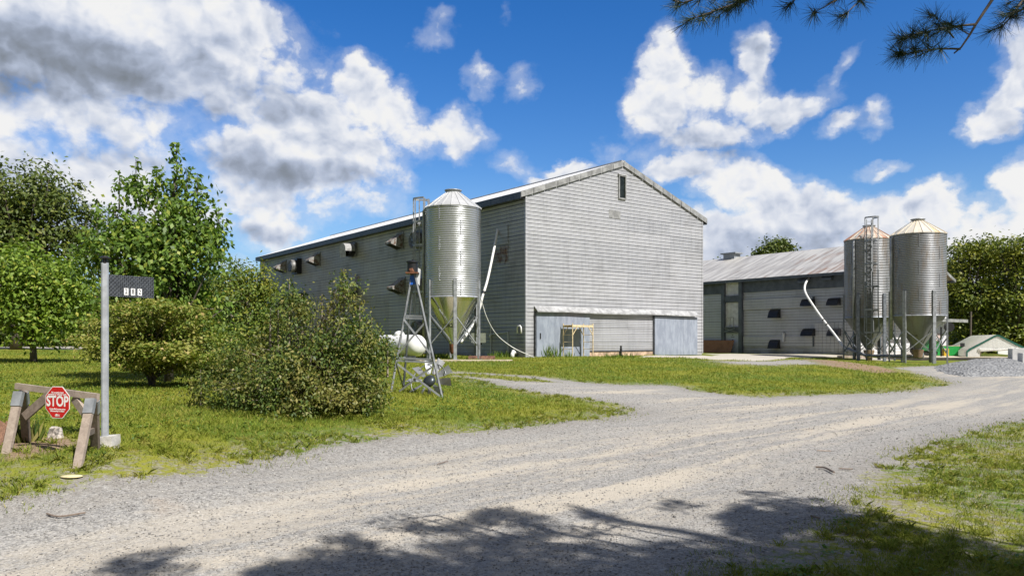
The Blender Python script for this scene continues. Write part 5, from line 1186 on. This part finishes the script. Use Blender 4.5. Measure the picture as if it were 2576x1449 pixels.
# front bush
d = 12.2
tree('front_bush', 'wide untidy bush with tan tinged leaves and upright shoots in front of the barn', 'bush', base(745, d),
     [E(745, 940, d, 200, 95, 1.15), E(870, 740, d, 30, 40, .3), E(745, 760, d, 32, 40, .3), E(935, 855, d, 35, 30, .4), E(640, 980, d, 120, 70, .9), E(850, 960, d, 118, 85, 1.), E(850, 860, d, 105, 62, .7), E(690, 885, d, 105, 58, .7), E(900, 870, d, 85, 55, .6), E(770, 1010, d, 215, 35, 1.2), E(560, 930, d, 70, 45, .5), E(868, 790, d, 42, 55, .4), E(740, 790, d, 50, 50, .4), E(935, 900, d, 50, 40, .4), E(510, 985, d, 45, 30, .4), E(925, 995, d, 50, 48, .6)],
     700, 38, .19, .064, .034, L_bush, M_barkl, .05, top=tuple(W(760, 880, d)), seed=17, limbs=240, stems=7, bias=.40, floor=.06, flat=.8, up=.6, droop=.4,
     shoots=[S(728, d, 840, 700, .13, 170), S(905, d, 850, 760, .12, 90), S(680, d, 850, 775, .12, 80), S(760, d, 850, 742, .09, 80), S(865, d, 820, 676, .13, 170), S(810, d, 840, 740, .08, 60), S(700, d, 840, 760, .09, 60), S(935, d, 870, 800, .12, 60), S(975, d, 900, 850, .13, 60), S(840, d, 800, 730, .1, 50), S(505, d, 990, 930, .16, 90)])
# background trees on the left that close the gaps
for i, (px, d, e, lab) in enumerate((
    (150, 60, [(130, 800, 110, 90), (60, 780, 90, 80)], 'dark tree behind the bright young tree, left edge of the far lawn'),
    (-60, 58, [(-40, 770, 120, 110)], 'dark tree at the left frame edge behind the far road'),
    (330, 62, [(330, 760, 130, 100), (250, 790, 80, 70)], 'dark tree hidden behind the layered shrub and magnolia'),
    (520, 66, [(510, 770, 120, 90), (590, 800, 80, 70)], 'dark tree behind the tall shrub beside the barn'))):
    tree('background_tree', lab, 'tree', base(px, d), [E(a, b_, d, c, e_) for a, b_, c, e_ in e], 130, 40, 1.4, .40, .26, L_dark, M_bark, .25, seed=30+i, limbs=20, group='dark trees behind the left garden', flat=.8, floor=.3)
# forest on the right
specs = [(2445, 74, [(2450, 640, 62, 45), (2430, 740, 70, 80), (2460, 840, 70, 60)], 'tall dark green tree beside the twin silos, nearest to them'),
         (2560, 72, [(2560, 640, 75, 52), (2580, 750, 85, 90), (2545, 850, 70, 50)], 'tall broad tree at the right frame edge above the shelter'),
         (2392, 86, [(2392, 690, 30, 40), (2400, 790, 40, 90)], 'narrow tree just right of the near twin silo'),
         (2500, 86, [(2500, 650, 60, 50), (2500, 760, 80, 110)], 'dark tree between the two tall right hand trees, set back'),
         (2650, 80, [(2660, 640, 90, 70), (2650, 780, 90, 100)], 'tree beyond the right frame edge'),
         (2330, 95, [(2330, 760, 70, 60), (2330, 830, 80, 50)], 'dark tree behind the twin silos')]
for i, (px, d, e, lab) in enumerate(specs):
    tree('forest_tree', lab, 'tree', base(px, d), [E(a, b_, d, c, e_, c*d/F*.8) for a, b_, c, e_ in e], 230, 42, 1.05, .34, .21, L_wood, M_bark, .3, top=tuple(W(px, 700, d)), seed=50+i, limbs=50, group='trees at the forest edge on the right', flat=.6, bias=.38, floor=.2)
d = 105
tree('lone_tree', 'round dark tree standing up behind the far barn roof', 'tree', base(1948, d), [E(1948, 622, d, 38, 24), E(1925, 642, d, 28, 18), E(1975, 636, d, 22, 22), E(1948, 700, d, 60, 50)], 230, 36, 1.0, .42, .28, L_dark, M_bark, .4, top=tuple(W(1948, 640, d)), seed=61, limbs=50, flat=.6)
d = 110
tree('distant_tree', 'treetops just showing over the far barn roof beside the tall barn', 'tree', base(1795, d), [E(1805, 665, d, 28, 12), E(1780, 672, d, 22, 14), E(1790, 720, d, 60, 50)], 90, 30, 1.0, .4, .27, L_dark, M_bark, .3, seed=62, limbs=10, flat=.7)
# distant wood round the horizon
mbn = []; rg = np.random.default_rng(3); cs = []
for px in np.arange(-500, 3300, 16):
    d = rg.uniform(150, 190); h = rg.uniform(5, 9); v = W(px, 855, d); k = 26; q = rg.normal(size=(k, 3))*np.array([2.6, 2.6, h*.33])+np.array([v.x, d, h*.45+1]); cs.append(q)
cs = np.vstack(cs); cs = np.repeat(cs, 5, 0)+rg.normal(size=(len(cs)*5, 3))*.8; cs[:,2] = np.maximum(cs[:,2], .6)
tag(leaf_mesh('distant_woodland', cs, 1.5, 1.1, L_wood, None, .8, None, .2, rg), kind='stuff', label='far belt of woodland along the horizon', cat='woodland')
# weeds by the scaffold
def weeds(px, py, n, h, w_, lab, off=None, mat=L_weed, lw=.018):
    g = gp(px, py); rg = np.random.default_rng(int(px)); z = g1(*g); n_ = n; a = rg.random(n_)*6.28; r_ = rg.random(n_)**.5*w_
    b0 = np.stack([r_*np.cos(a), r_*np.sin(a), np.zeros(n_)-.03], -1); hh = h*rg.uniform(.4, 1.1, n_); lean = rg.normal(size=(n_, 3))*.25; lean[:,2] = 1; tp = b0+unit(lean)*hh[:,None]; s = unit(np.cross(lean, rg.normal(size=(n_, 3))))*lw
    m_ = (b0+tp)/2+rg.normal(size=(n_, 3))*.01; V_ = np.stack([b0-s*.5, b0+s*.5, m_+s, tp, m_-s], 1); V_ = V_[:,[0,1,2,3,4]].reshape(-1, 3)
    o = mesh_obj('weed_clump', V_, np.arange(5*n_).reshape(-1, 5), mat, None); o.location = (g[0], g[1], z); tag(o, lab, 'weeds')
weeds(1388, 900.5, 90, .75, .5, 'tall weeds at the left foot of the yellow scaffold'); weeds(1430, 901, 30, .5, .25, 'thin weeds under the middle of the yellow scaffold')
weeds(1268, 899, 200, .42, .8, 'green weeds along the tall barn wall by the drain elbow'); weeds(1100, 902, 200, .4, .9, 'green weeds around the bright silo leg bases'); weeds(1560, 901, 120, .35, .8, 'grass tufts around the black standpipe')
weeds(66, 1112, 160, .28, .14, 'tangled weeds between the left legs of the sawhorse', mat=L_bush); weeds(232, 1150, 90, .10, .12, 'low weeds at the base of the number post block', mat=L_weed)
# utility pole in the right wood
g = base(2441, 71.5); mb = MB(); mb.tube([(0, 0, -.2), (.05, 0, 3.9)], .09, 8); o = mb.build('wooden_pole', M_bark, None); o.location = g; tag(o, 'bare wooden pole in front of the right hand trees', 'pole')
# ---------------------------------------------------------------- pine overhead: branches at the upper right, crown behind the right frame edge
pine = thing('pine_tree', 'pine with long dark needles hanging into the upper right of the view', 'tree', (8.6, -1.2, g1(8.6, -1.2)))
pb = np.array(pine.location)
mbw = MB(); mbw.tube([(0, 0, -.2), (.05, .02, 3), (.0, .1, 7), (-.1, .1, 13)], [.30, .25, .18, .05], 12)
tufts = []      # (tip, direction, needle length, count)
def bough(p0, p1, r0, ntw, spread, nl, nn, sag=.2, seed=0, tipdir=None):
    rd = random.Random(seed); p0 = Vector(p0); p1 = Vector(p1); Ld = (p1-p0).length; pts = []
    for i in range(9):
        f = i/8; pts.append(p0+(p1-p0)*f+Vector((rd.uniform(-.02, .02)*Ld*.3, rd.uniform(-.02, .02)*Ld*.3, math.sin(math.pi*f)*sag)))
    mbw.tube([p-Vector(pb) for p in pts], [r0*(1-.85*i/8) for i in range(9)], 6)
    d = (p1-p0).normalized(); s = d.cross(Vector((0, 0, 1))).normalized()
    tufts.append((pts[-1], d, nl, nn))
    for k in range(ntw):
        f = .30+.68*k/max(1, ntw-1); q = p0+(p1-p0)*f+Vector((0, 0, math.sin(math.pi*f)*sag)); sg_ = 1 if k % 2 else -1
        dd = (d*rd.uniform(.5, 1.0)+s*sg_*rd.uniform(.5, 1.0)+Vector((0, 0, rd.uniform(-.25, .2)))).normalized(); l = spread*(1.15-f*.7)*rd.uniform(.6, 1.1); e = q+dd*l
        mbw.tube([q-Vector(pb), (q+e)/2-Vector(pb)+Vector((0, 0, .03*l)), e-Vector(pb)], [r0*.35, r0*.25, r0*.12], 5)
        m_ = max(1, int(l/.09)); 
        for j in range(m_+1):
            ff = .35+.65*j/max(1, m_); tufts.append((q+(e-q)*ff+Vector((0, 0, 0)), (dd+Vector((rd.uniform(-.5, .5), rd.uniform(-.5, .5), rd.uniform(-.3, .3)))*(.9 if j < m_ else .2)).normalized(), nl, nn))
# visible sprays (positions seen at the top of the photograph, about four metres away)
def vb(a, b_, d0, d1, **k): bough(W(a[0], a[1], d0), W(b_[0], b_[1], d1), **k)
mbw.tube([Vector(W(px, py, 4.3))-Vector(pb) for px, py in ((2560, -90), (2500, -5), (2455, 62), (2440, 88), (2418, 120), (2400, 135))], [.011, .009, .0075, .006, .005, .004], 7)
vb((2455, 62), (2272, 96), 4.3, 4.2, r0=.007, ntw=8, spread=.13, nl=.10, nn=40, sag=.012, seed=1)
vb((2415, 124), (2260, 138), 4.3, 4.2, r0=.006, ntw=7, spread=.12, nl=.10, nn=40, sag=.012, seed=2)
vb((2400, 96), (2350, 40), 4.3, 4.3, r0=.005, ntw=2, spread=.09, nl=.10, nn=34, sag=.0, seed=8)
vb((2440, 88), (2385, 60), 4.3, 4.3, r0=.004, ntw=2, spread=.07, nl=.09, nn=30, sag=.0, seed=18)
vb((1990, -90), (1705, 10), 4.4, 4.3, r0=.014, ntw=7, spread=.20, nl=.095, nn=34, sag=-.02, seed=3)
vb((2000, -60), (1738, 48), 4.35, 4.2, r0=.014, ntw=8, spread=.20, nl=.095, nn=34, sag=-.02, seed=4)
vb((1960, -90), (1850, 10), 4.3, 4.2, r0=.012, ntw=7, spread=.20, nl=.095, nn=34, sag=-.0, seed=5)
vb((2090, -80), (1990, 10), 4.3, 4.2, r0=.010, ntw=2, spread=.12, nl=.09, nn=30, sag=-.0, seed=15)
vb((2260, -90), (2045, 35), 4.4, 4.2, r0=.012, ntw=3, spread=.12, nl=.095, nn=32, sag=.0, seed=6)
vb((2270, -90), (2125, 38), 4.4, 4.2, r0=.012, ntw=4, spread=.14, nl=.095, nn=32, sag=.0, seed=7)
vb((2640, -80), (2520, 70), 4.4, 4.2, r0=.014, ntw=6, spread=.20, nl=.095, nn=34, sag=.0, seed=9)
vb((2680, -20), (2560, 30), 4.4, 4.2, r0=.014, ntw=6, spread=.20, nl=.095, nn=34, sag=.0, seed=10)
# connecting limbs to the trunk
for a, d_, z0 in (((2560, -90), 4.3, 4.4), ((1990, -90), 4.4, 5.2), ((2260, -90), 4.4, 4.8), ((2660, -60), 4.4, 4.2), ((1960, -90), 4.3, 5.2)):
    e = W(a[0], a[1], d_)-Vector(pb); st0 = Vector((0, .05, z0-pb[2])); mbw.tube([st0, (st0+e)/2+Vector((0, 0, .5)), e], [.05, .035, .014], 6)
# crown that throws the shade over the drive: boughs above the shaded ground, up the sun's direction
shade = poly([(700,1405),(860,1352),(1000,1345),(1130,1318),(1240,1268),(1330,1292),(1450,1262),(1560,1275),(1640,1290),(1720,1240),(1800,1285),(1870,1270),(1900,1235),(1990,1216),(2080,1232),(2140,1290),(2230,1305),(2300,1330),(2420,1330),(2576,1350),(2760,1380)])
shade = np.vstack([shade, [[6.5, 3.0], [0, 2.0], [-1.9, 4.0]]])
k_ = np.array([SUN.x, SUN.y])/SUN.z
rg = np.random.default_rng(21); rd = random.Random(21); cnt = 0; tries = 0
x0, y0 = shade.min(0); x1, y1 = shade.max(0)
while cnt < 520 and tries < 60000:
    tries += 1; p = np.array([rg.uniform(x0, x1), rg.uniform(y0, y1)]); s = float(sdist(np.array([p[0]]), np.array([p[1]]), shade)[0])
    if s < .05: continue
    gap = fn(p[0], p[1], 1.1)
    if gap < (.50 if p[0] < 1.6 else .36) and s < 1.6: continue
    h = rg.uniform(4.6, 8.5); g0 = .1; q = np.array([p[0]+k_[0]*(h-g0), p[1]+k_[1]*(h-g0), h])
    # keep clear of the view
    if q[1] > .2 and q[2] < CAMZ+.50*q[1]+.5 and q[0] < q[1]*.72+.4: continue
    e = Vector(q); dirn = Vector((p[0]-pb[0]-2, p[1]-pb[1], 0)); L0 = rg.uniform(.7, 1.1)*min(1, .45+s*.5); tdir = Vector((-.68+rg.normal()*.5, .73+rg.normal()*.5, rg.normal()*.15)).normalized()
    bough(e-tdir*L0, e, .016, 7, .34*min(1, .6+s*.4), .14, 11, .03, int(rg.integers(1e6)))
    if cnt % 6 == 0: mbw.tube([Vector((0, .1, max(3, q[2]-1.2))), (e-tdir*L0-Vector(pb))*.55+Vector((0, 0, .9)), e-tdir*L0-Vector(pb)], [.06, .035, .016], 6)
    cnt += 1
# unseen rest of the crown, added above and behind the viewpoint to block skylight
cnt = 0; tries = 0
while cnt < 260 and tries < 20000:
    tries += 1; q = np.array([rg.uniform(.5, 13), rg.uniform(-8, 4), rg.uniform(5.5, 13)]); rad = np.hypot(q[0]-pb[0], q[1]-pb[1])
    if rad > 6.5*(1-(q[2]-5)/12)+1.0: continue
    p = q[:2]-k_*(q[2]-.1); s = float(sdist(np.array([p[0]]), np.array([p[1]]), shade)[0])
    if p[1] > 3.6 and s < 1.0: continue
    if q[1] > .2 and q[2] < CAMZ+.50*q[1]+.8 and q[0] < q[1]*.72+.4: continue
    e = Vector(q); tdir = Vector((q[0]-pb[0]+rg.normal(), q[1]-pb[1]+rg.normal(), rg.normal()*.4)).normalized()
    bough(e-tdir*1.3, e, .02, 9, .5, .16, 9, .05, int(rg.integers(1e6)))
    if cnt % 8 == 0: mbw.tube([Vector((0, .1, max(3, q[2]-1.0))), e-tdir*1.3-Vector(pb)], [.06, .016], 6)
    cnt += 1
# a separate fringe of shade at the lower left of the drive
for px, py in ((330, 1425), (300, 1440), (380, 1445), (350, 1405)):
    g_ = gp(px, py); h = 6.5; q = Vector((g_[0]+k_[0]*(h-.1), g_[1]+k_[1]*(h-.1), h)); bough(q+Vector((.6, -.4, .1)), q, .016, 7, .34, .13, 9, .03, int(px))
mbw.tube([Vector((0, .1, 9.0)), Vector((-3.5, .6, 8.6)), Vector((-6.2, 1.0, 6.8))], [.07, .04, .015], 6)
mbw.build('trunk', M_bark, pine, True)
def needles(name, tf, wn):
    n = sum(t_[3] for t_ in tf); C_ = np.empty((n, 3)); D_n = np.empty((n, 3)); L_n = np.empty(n); i = 0; rg = np.random.default_rng(9)
    for tip, d_, nl, nn in tf:
        d_ = np.array(d_); v = rg.normal(size=(nn, 3)); v = unit(v-(v@d_)[:,None]*d_); c = rg.uniform(.05, 1.0, nn)**.6; D_n[i:i+nn] = d_*c[:,None]+v*np.sqrt(1-c*c)[:,None]; C_[i:i+nn] = np.array(tip)-d_*rg.uniform(0, .035, nn)[:,None]; L_n[i:i+nn] = nl*rg.uniform(.75, 1.1, nn); i += nn
    s = unit(np.cross(D_n, rg.normal(size=(n, 3))))*wn; tip = C_+D_n*L_n[:,None]+np.array([0, 0, -.004]); V_ = np.stack([C_-s, C_+s, tip+s*.3, tip-s*.3], 1).reshape(-1, 3)-pb
    return mesh_obj(name, V_, np.arange(4*n).reshape(-1, 4), L_pine, pine)
needles('needles', [t_ for t_ in tufts if t_[3] > 20], .0013); needles('needles', [t_ for t_ in tufts if t_[3] <= 20], .0085)
# ---------------------------------------------------------------- grass blades
def blades(n, rmin, rmax, a0, a1, seed, wk, hk, name, lab, thr=.08):
    rg = np.random.default_rng(seed); r_ = np.exp(rg.uniform(math.log(rmin), math.log(rmax), n)); a = rg.uniform(a0, a1, n); X = r_*np.sin(a); Y = r_*np.cos(a)
    # clumping
    X += rg.normal(size=n)*.02; gr = np.empty(n)
    for s in range(0, n, 40000): gr[s:s+40000] = gravel_at(X[s:s+40000], Y[s:s+40000])
    nb = fn(X, Y, 1.3); nf = fn(X, Y, 6.0); m_ = gr+(nb-.5)*1.1+(nf-.5)*.9
    keep = (m_ < -.05)|((m_ < .35) & (gr < .5) & (rg.random(n) < .12))
    keep &= sdist(X, Y, apron) < 0
    keep &= ~((dirt_at(X, Y) > -.3) & (rg.random(n) < .90))
    sparse = (gr > -1.0) & (nf < .5); keep &= ~(sparse & (rg.random(n) < .6)); keep &= fn(X, Y, 14.0)+rg.random(n)*.35 > .42
    lx = (X-B1[0])*e1[0]+(Y-B1[1])*e1[1]; ly = (X-B1[0])*e2[0]+(Y-B1[1])*e2[1]; keep &= ~((lx > -.1) & (ly > -.2))
    X, Y, r_, gr = X[keep], Y[keep], r_[keep], gr[keep]; n = len(X); Z = gzf(X, Y)-.006
    h = hk*(.55+.9*fn(X+31, Y, .8))*rg.uniform(.5, 1.3, n)*(1+r_*.012)*np.where(gr > -.8, .8, 1.0); w_ = wk*(r_/8)**.85
    lean = rg.normal(size=(n, 3))*.5; lean[:,2] = 1; lean = unit(lean); s = unit(np.cross(lean, rg.normal(size=(n, 3)))); s[:,2] *= .2
    B_ = np.stack([X, Y, Z], -1); T_ = B_+lean*h[:,None]; T_[:,:2] += rg.normal(size=(n, 2))*h[:,None]*.25; M_ = B_*.5+T_*.5+np.array([0, 0, 1])*h[:,None]*.08
    V_ = np.stack([B_-s*w_[:,None]*.5, B_+s*w_[:,None]*.5, M_+s*w_[:,None]*.4, T_, M_-s*w_[:,None]*.4], 1).reshape(-1, 3)
    return tag(mesh_obj(name, V_, np.arange(5*n).reshape(-1, 5), L_grass, None), lab, 'grass', None, 'stuff')
def f_grass(t, b):
    g = t.new('ShaderNodeNewGeometry'); rnd = g.outputs['Random Per Island']; p = g.outputs['Position']
    c1 = t.noise(p, .45, 5, .6); c2 = t.noise(p, 2.6, 5, .65)
    base_ = t.ramp(rnd, [(0, (.13, .19, .024)), (.5, (.21, .27, .034)), (.85, (.31, .34, .045)), (1, (.46, .38, .12))])
    c = t.mix(t.step(c1, .40, .62, 0, .45), base_, (.27, .29, .03)); c = t.mix(t.step(c2, .52, .74, 0, .6), c, (.40, .31, .08))
    t.l.new(c, b.inputs['Base Color']); b.inputs['Roughness'].default_value = .6; b.inputs['Specular IOR Level'].default_value = .25
    tr = t.new('ShaderNodeBsdfTranslucent'); t.l.new(c, tr.inputs[0]); ms = t.new('ShaderNodeMixShader'); ms.inputs[0].default_value = .35
    t.l.new(b.outputs[0], ms.inputs[1]); t.l.new(tr.outputs[0], ms.inputs[2]); t.l.new(ms.outputs[0], t.n['Material Output'].inputs[0])
L_grass = pmat('grass_blades', f_grass)
blades(520000, 4.8, 48, R(-41), R(41), 5, .0065, .055, 'grass', 'short green and straw coloured grass of the lawn and verges')
# taller tufts along the edges and round the posts
def tufts_(n, seed):
    rg = np.random.default_rng(seed); r_ = np.exp(rg.uniform(math.log(4.9), math.log(30), n)); a = rg.uniform(R(-40), R(40), n); X = r_*np.sin(a); Y = r_*np.cos(a); gr = gravel_at(X, Y)
    ed = np.exp(-((gr+.35)/.5)**2); k = (gr < .12) & (fn(X+3, Y, 1.6) > .46) & (rg.random(n) < .25+.75*ed) & (sdist(X, Y, apron) < 0) & (dirt_at(X, Y) < .2); X, Y = X[k], Y[k]
    ex = [(-4.15, 8.1), (-4.45, 8.1), (-4.05, 7.3), (-5.0, 7.7), (-4.3, 8.0), (-4.95, 8.3)]+[tuple(gp(px, 1052+rg.uniform(-4, 6))) for px in range(540, 980, 12)]
    X = np.r_[X, np.repeat([e[0] for e in ex], 5)+rg.normal(size=len(ex)*5)*.07]; Y = np.r_[Y, np.repeat([e[1] for e in ex], 5)+rg.normal(size=len(ex)*5)*.07]
    lx = (X-B1[0])*e1[0]+(Y-B1[1])*e1[1]; ly = (X-B1[0])*e2[0]+(Y-B1[1])*e2[1]; k = ~((lx > -.1) & (ly > -.2)); X, Y = X[k], Y[k]; nc = len(X); m_ = 16
    r_ = np.hypot(X, Y); sz = np.repeat(rg.uniform(.5, 1.5, nc), m_); X = np.repeat(X, m_)+rg.normal(size=nc*m_)*.022*sz; Y = np.repeat(Y, m_)+rg.normal(size=nc*m_)*.022*sz; n = len(X); r_ = np.hypot(X, Y)
    h = sz*rg.uniform(.04, .085, n); w_ = .0055*(r_/8)**.7+.001; B_ = np.stack([X, Y, gzf(X, Y)-.006], -1); lean = rg.normal(size=(n, 3))*.55; lean[:,2] = 1; lean = unit(lean); s = unit(np.cross(lean, rg.normal(size=(n, 3)))); T_ = B_+lean*h[:,None]; T_[:,:2] += lean[:,:2]*h[:,None]*.5; T_[:,2] -= h*.12; M_ = B_+lean*h[:,None]*.55
    V_ = np.stack([B_-s*w_[:,None]*.5, B_+s*w_[:,None]*.5, M_+s*w_[:,None]*.45, T_, M_-s*w_[:,None]*.45], 1).reshape(-1, 3)
    tag(mesh_obj('grass_tufts', V_, np.arange(5*n).reshape(-1, 5), L_grass, None), 'taller grass tufts along the verges and round the sign post', 'grass', None, 'stuff')
tufts_(24000, 91)
# broad leaved weeds and clover in the lawn and along the verges
def clover(n, seed):
    rg = np.random.default_rng(seed); r_ = np.exp(rg.uniform(math.log(5), math.log(34), n)); a = rg.uniform(R(-37), R(37), n); X = r_*np.sin(a); Y = r_*np.cos(a); gr = gravel_at(X, Y)
    k = (gr < .25) & (sdist(X, Y, apron) < 0) & (fn(X+7, Y, .9)+fn(X, Y+3, 3.1)*.6 > .80+.35*(gr > -1.2)); lx = (X-B1[0])*e1[0]+(Y-B1[1])*e1[1]; ly = (X-B1[0])*e2[0]+(Y-B1[1])*e2[1]; k &= ~((lx > -.1) & (ly > -.2)); X, Y = X[k], Y[k]
    m_ = len(X); X = np.repeat(X, 5)+rg.normal(size=m_*5)*.045; Y = np.repeat(Y, 5)+rg.normal(size=m_*5)*.045
    C_ = np.stack([X, Y, gzf(X, Y)+rg.uniform(.015, .075, len(X))], -1)
    tag(leaf_mesh('clover', C_, .040, .030, L_weed, None, 1.6, None, .0, rg), 'broad leaved weeds and clover mixed into the lawn', 'weeds', None, 'stuff')
clover(26000, 77)
# ---------------------------------------------------------------- loose stones
def stones(n, rmin, rmax, seed):
    rg = np.random.default_rng(seed); r_ = np.exp(rg.uniform(math.log(rmin), math.log(rmax), n)); a = rg.uniform(R(-37), R(37), n); X = r_*np.sin(a); Y = r_*np.cos(a); gr = gravel_at(X, Y)
    k = (gr > .05) & (rg.random(n) < np.clip(.35+fn(X, Y, 2.2), 0, 1)); X, Y, r_ = X[k], Y[k], r_[k]; n = len(X); Z = gzf(X, Y)
    s = rg.uniform(.004, .010, n)*(1+.5*(rg.random(n) < .05))*(r_/6)**.35
    O_ = np.array([(1,0,0),(0,1,0),(-1,0,0),(0,-1,0),(0,0,1),(0,0,-1)], float); P_ = O_[None]*s[:,None,None]*rg.uniform(.6, 1.3, (n, 1, 3))*np.array([1, 1, .6]); P_ += rg.normal(size=P_.shape)*s[:,None,None]*.15
    ang = rg.random(n)*6.28; c, q = np.cos(ang)[:,None], np.sin(ang)[:,None]; x_ = P_[:,:,0]*c-P_[:,:,1]*q; y_ = P_[:,:,0]*q+P_[:,:,1]*c; P_ = np.stack([x_+X[:,None], y_+Y[:,None], P_[:,:,2]+(Z+s*.25)[:,None]], -1)
    f = np.array([(0,1,4),(1,2,4),(2,3,4),(3,0,4),(1,0,5),(2,1,5),(3,2,5),(0,3,5)]); F_ = (f[None]+(np.arange(n)*6)[:,None,None]).reshape(-1, 3)
    m_ = leafmat('loose_stone', [(0, (.14, .135, .13)), (.5, (.28, .27, .255)), (.9, (.40, .385, .36)), (1, (.54, .51, .46))], trans=0.0, rough=.9)
    return tag(mesh_obj('gravel_stones', P_.reshape(-1, 3), F_, m_, None), 'loose crushed stone scattered over the drive', 'gravel', None, 'stuff')
stones(60000, 4.8, 20, 8)
